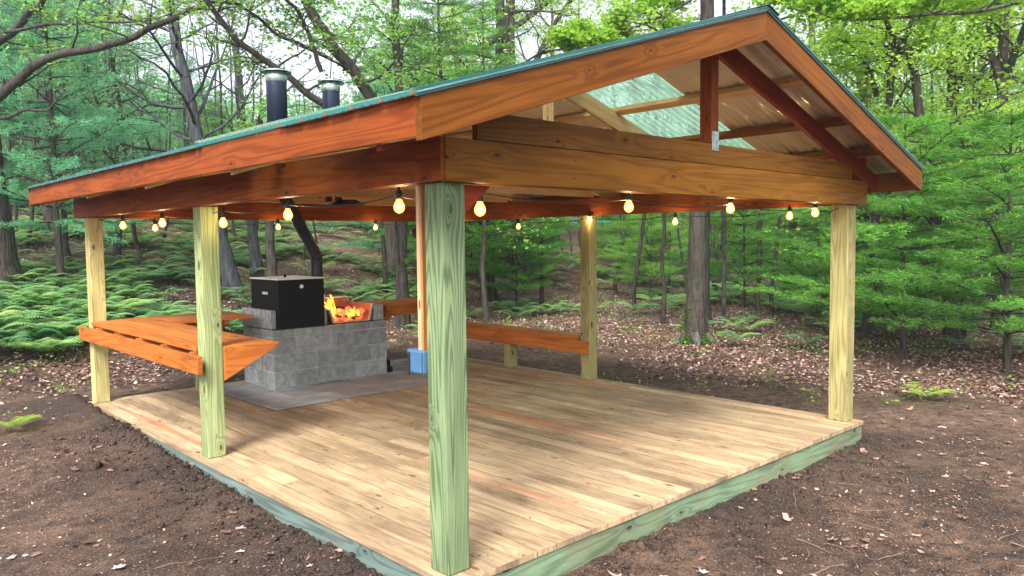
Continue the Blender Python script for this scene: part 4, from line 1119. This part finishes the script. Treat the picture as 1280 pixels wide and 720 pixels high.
for _ in range(9000):
    if nf >= 1500: break
    px = rs.uniform(-80, 1360); d = 9.5+28*rs.uniform(0, 1)**1.1
    x, y, z = at(px, d); s = y-.35*x
    dens = 0.0
    if s > 8.3: dens = .95*sstep(8.3, 10.2, s)*(1 if px < 520 else .5)
    elif d > 17: dens = .62*sstep(17, 23, d)
    elif d > 14: dens = .07
    dens *= (.12+1.2*sstep(.38, .62, vnoise(np.array(x*.5), np.array(y*.5), 12)))
    if px > 560: dens *= .75
    if rs.uniform() > dens: continue
    q = fern_geo(rs, rs.integers(6, 10), rs.uniform(.34, .66), (x, y, float(ground(np.array([x]), np.array([y]))[0])+rs.uniform(.02, .18)))
    FV.append(q); FT.append(np.clip(rs.uniform(0, .6)+np.repeat(rs.uniform(-.1, .5, len(q)//30 // 4), 30), 0, 1)) if False else FT.append(np.clip(rs.uniform(0, .6)+np.repeat(rs.uniform(-.1, .5, len(q)//4//30), 30), 0, 1)); nf += 1
V_ = np.vstack(FV); o = link(mesh_np('ferns', V_, np.arange(len(V_)).reshape(-1, 4), M['fern'], tint=np.concatenate(FT)))
tag(o, 'drifts of pale green bracken ferns covering the rising wood floor', 'ferns', kind='stuff')
for lab, px, d, ln in (('bright lone fern on the leaf litter right of the front right post', 1160, 9.9, .36), ('small bright fern at the left edge of the bare soil', 12, 8.6, .32), ('little fern behind the bench near the stout maple', 628, 14.5, .45)):
    x, y, z = at(px, d); q = fern_geo(rs, 8, ln, (0, 0, .02)); o = link(mesh_np('fern', q, np.arange(len(q)).reshape(-1, 4), M['leaf_lime'], tint=rs.uniform(.5, 1, len(q)//4)))
    o.location = (x, y, float(ground(np.array([x]), np.array([y]))[0])+.03); tag(o, lab, 'fern')
# low seedlings and weeds
C = []
for _ in range(900):
    px = rs.uniform(-60, 1340); d = 9+24*rs.uniform(0, 1); x, y, z = at(px, d)
    if y-.35*x < 8 and d < 13.5 and rs.uniform() > .12: continue
    C.append(np.array([x, y, z+.10])+rs.normal(size=(22, 3))*[.14, .14, .05])
C = np.vstack(C); V_, F_ = leaves(C, .042, .7, .6, rs)
o = link(mesh_np('undergrowth', V_, F_, M['leaf'], tint=rs.uniform(0, 1, len(F_)))); tag(o, 'low green seedlings scattered over the wood floor', 'undergrowth', kind='stuff')

# --- litter
def scatter(n_, seed, dmin, dmax, keep, size, mat, name, lab, pw=1.6, lift=.008, aspect=.6):
    rs = np.random.default_rng(seed); px = rs.uniform(-110, 1390, n_); d = dmin+(dmax-dmin)*rs.uniform(0, 1, n_)**pw
    u = (px-640)/FOC; yw = R(YAW)+np.arctan(u); x = CAM[0]+d*np.sin(yw); y = CAM[1]+d*np.cos(yw)
    ok = ~((x > DX0-.01) & (x < DX1+.01) & (y > DY0-.01) & (y < DY1+.01)) & (rs.uniform(0, 1, n_) < keep(x, y, d))
    x, y, d = x[ok], y[ok], d[ok]; C = np.stack([x, y, ground(x, y)+lift+rs.uniform(0, .015, len(x))], -1)
    rs2 = np.random.default_rng(seed+1); nL = len(C)
    th_ = rs2.uniform(0, 6.28, nL); D_ = np.stack([np.cos(th_), np.sin(th_), rs2.normal(size=nL)*.25], -1); U_ = np.stack([rs2.normal(size=nL)*.35, rs2.normal(size=nL)*.35, np.ones(nL)], -1)
    D_ = unit(D_); S_ = unit(np.cross(D_, U_)); sz = (size*rs2.uniform(.5, 1.3, nL))[:, None]; cu = rs2.uniform(-.05, .3, nL)[:, None]*sz*np.array([0, 0, 1])
    V = np.stack([C-D_*sz*.5+cu, C+S_*sz*aspect*.5+D_*sz*.1+cu*rs2.uniform(0, 1, nL)[:, None], C+D_*sz*.5, C-S_*sz*aspect*.5-D_*sz*.06], 1).reshape(-1, 3)
    o = link(mesh_np(name, V, np.arange(nL*4).reshape(-1, 4), mat, tint=np.clip(rs2.beta(1.3, 2.2, nL), 0, 1))); tag(o, lab, 'leaf litter' if 'leaf' in name else 'debris', kind='stuff'); return o
def keep_far(x, y, d):
    edge = np.maximum(np.maximum(-x-.2, x-5.0), np.maximum(-y-.3, y-6.4))
    k = sstep(1.2, 4.2, x-5.0+1.2*fbm(x*.6, y*.6, 3, 55)*2)+sstep(1.0, 3.5, y-6.5+1.2*fbm(x*.6, y*.6, 3, 56)*2)*1.0
    k = np.clip(k, 0, 1)
    return np.clip(k*(.45+.9*sstep(.3, .6, vnoise(x*.8, y*.8, 61))), 0.0, 1)
scatter(210000, 301, 6.0, 34, keep_far, .056, M['litter'], 'leaf_litter', 'brown and pinkish dead leaves carpeting the wood floor', 1.25)
def keep_near(x, y, d): return np.clip(.12+.88*sstep(.5, .75, vnoise(x*1.1, y*1.1, 71)), 0, 1)*np.clip(1-np.exp(-((np.maximum(-x, 0)+np.maximum(-y, 0)))/.5), .1, 1)
scatter(26000, 311, 1.2, 11, keep_near, .026, M['litter'], 'leaf_crumbs', 'small leaf scraps and wood chips trodden into the bare soil', 1.0, .004, .45)
def lobed(n_, seed):
    rs = np.random.default_rng(seed); out_ = np.array([0, .32, .5, .36, .62, .44, .8, .5, .8, .44, .62, .36, .5, .32]); k = len(out_)
    an = np.linspace(0, 2*np.pi, k, endpoint=False); V = []; F = []; T = []; q = 0
    while q < n_:
        px = rs.uniform(-60, 1340); d = rs.uniform(1.3, 11); x, y, _ = at(px, d)
        if DX0-.02 < x < DX1+.02 and DY0-.02 < y < DY1+.02: continue
        sz = rs.uniform(.016, .045); th_ = rs.uniform(0, 6.28); r_ = out_*sz*(1.0+rs.uniform(-.1, .1, k))+.1*sz
        X = r_*np.cos(an)*1.5; Y = r_*np.sin(an); Zc = (X**2)*rs.uniform(-6, 14)+(Y**2)*rs.uniform(0, 22)+rs.normal(size=k)*.002
        P = np.stack([x+X*np.cos(th_)-Y*np.sin(th_), y+X*np.sin(th_)+Y*np.cos(th_), Zc+float(ground(np.array([x]), np.array([y]))[0])+.008], -1)
        c_ = P.mean(0)-[0, 0, .002]; b0 = len(V); V += [c_]+list(P)
        for i_ in range(0, k, 2): F.append((b0, b0+1+i_, b0+1+(i_+1) % k, b0+1+(i_+2) % k)); T.append(0)
        t_ = rs.beta(1.5, 1.3); T[-k//2:] = [t_]*(k//2); q += 1
    o = link(mesh_np('fallen_leaves', np.array(V), np.array(F), M['litter'], tint=np.array(T))); tag(o, 'scattered single fallen leaves on the bare soil', 'leaf litter', kind='stuff')
lobed(420, 321)
scatter(60000, 331, 1.0, 9, lambda x, y, d: .3+.7*keep_near(x, y, d), .012, M['litter'], 'leaf_grit', 'fine leaf grit on the bare soil', 1.1, .003, .6)
# twigs
rs = np.random.default_rng(44); it = []
for _ in range(420):
    px = rs.uniform(-60, 1340); d = 1.5+17*rs.uniform(0, 1)**1.3; x, y, z = at(px, d)
    if DX0-.3 < x < DX1+.3 and DY0-.3 < y < DY1+.3: continue
    ln = rs.uniform(.06, .30)*(1+d/14); az = rs.uniform(0, 6.28); nn = 6; tt = np.linspace(-.5, .5, nn)
    xx = x+np.cos(az)*ln*tt+rs.normal(size=nn)*ln*.03; yy = y+np.sin(az)*ln*tt+rs.normal(size=nn)*ln*.03
    it.append((np.stack([xx, yy, ground(xx, yy)+.006], -1), np.linspace(.004, .0015, nn)*rs.uniform(.6, 1.7), 4))
M['twig'] = plain('dry_twig', (.16, .115, .085), .9, 0, .6, 2)
v_, f_ = tube_set(it); o = link(mesh_np('twigs', v_, f_, M['twig'])); tag(o, 'dry twigs lying on the soil and leaf litter', 'twigs', kind='stuff')
# soil clods along the dug edges
def clods(n_, seed):
    rs = np.random.default_rng(seed); P = []
    for _ in range(n_):
        if rs.uniform() < .5: x, y = DX0-abs(rs.normal())*.28-.01, rs.uniform(-.3, 5)
        else: x, y = rs.uniform(.3, 5.1), DY0-abs(rs.normal())*.30-.01
        P.append((x, y))
    P = np.array(P); z = ground(P[:, 0], P[:, 1]); bmv = []; F = []; k = 0
    base = np.array([(1, 0, 0), (-1, 0, 0), (0, 1, 0), (0, -1, 0), (0, 0, 1), (0, 0, -1)], float); tri = np.array([(0, 2, 4), (2, 1, 4), (1, 3, 4), (3, 0, 4), (2, 0, 5), (1, 2, 5), (3, 1, 5), (0, 3, 5)])
    V = []
    for (x, y), zz in zip(P, z):
        r_ = rs.exponential(.007)+.003; q = unit(base+rs.normal(size=(6, 3))*.3)*r_*rs.uniform(.7, 1.2, (6, 1))*[1, 1, .7]+[x, y, zz+r_*.25]
        V.append(q); F.append(tri+k); k += 6
    return np.vstack(V), np.vstack(F)
v_, f_ = clods(3600, 8); o = link(mesh_np('soil_crumbs', v_, f_, mt_soil)); tag(o, 'dark crumbs of dug soil heaped along the deck rim', 'soil', kind='stuff')

# ------------------------------------------------------------------ air between the trees
bm = bmesh.new(); bmesh.ops.create_cube(bm, size=1.0)
me = bpy.data.meshes.new('haze'); bm.to_mesh(me); bm.free()
hz = link(bpy.data.objects.new('haze', me)); hz.scale = (360, 360, 46); hz.location = (-2.3, -2.9, 46/2-4)
mt = bpy.data.materials.new('woodland_air'); mt.use_nodes = True; n = mt.node_tree; n.nodes.clear()
pvn = n.nodes.new('ShaderNodeVolumePrincipled'); pvn.inputs['Color'].default_value = (.72, .92, .95, 1); pvn.inputs['Density'].default_value = .0012; pvn.inputs['Anisotropy'].default_value = .2
mo = n.nodes.new('ShaderNodeOutputMaterial'); n.links.new(pvn.outputs[0], mo.inputs['Volume']); me.materials.append(mt)
tag(hz, 'faint blue green evening air between the far trees', 'haze', kind='stuff')

# crumbs and leaf scraps on the deck
rs = np.random.default_rng(91); nL = 170
x = rs.uniform(DX0+.05, DX1-.05, nL); y = rs.uniform(DY0+.05, 4.1, nL); C = np.stack([x, y, np.full(nL, .0075)], -1)
V_, F_ = leaves(C, .022, 1.0, .5, rs); V_[:, 2] = .005+np.abs(V_[:, 2]-.0075)*.25
o = link(mesh_np('deck_crumbs', V_, F_, M['litter'], tint=rs.uniform(0, .6, nL))); tag(o, 'tiny leaf scraps and dirt crumbs on the deck boards', 'debris', kind='stuff')
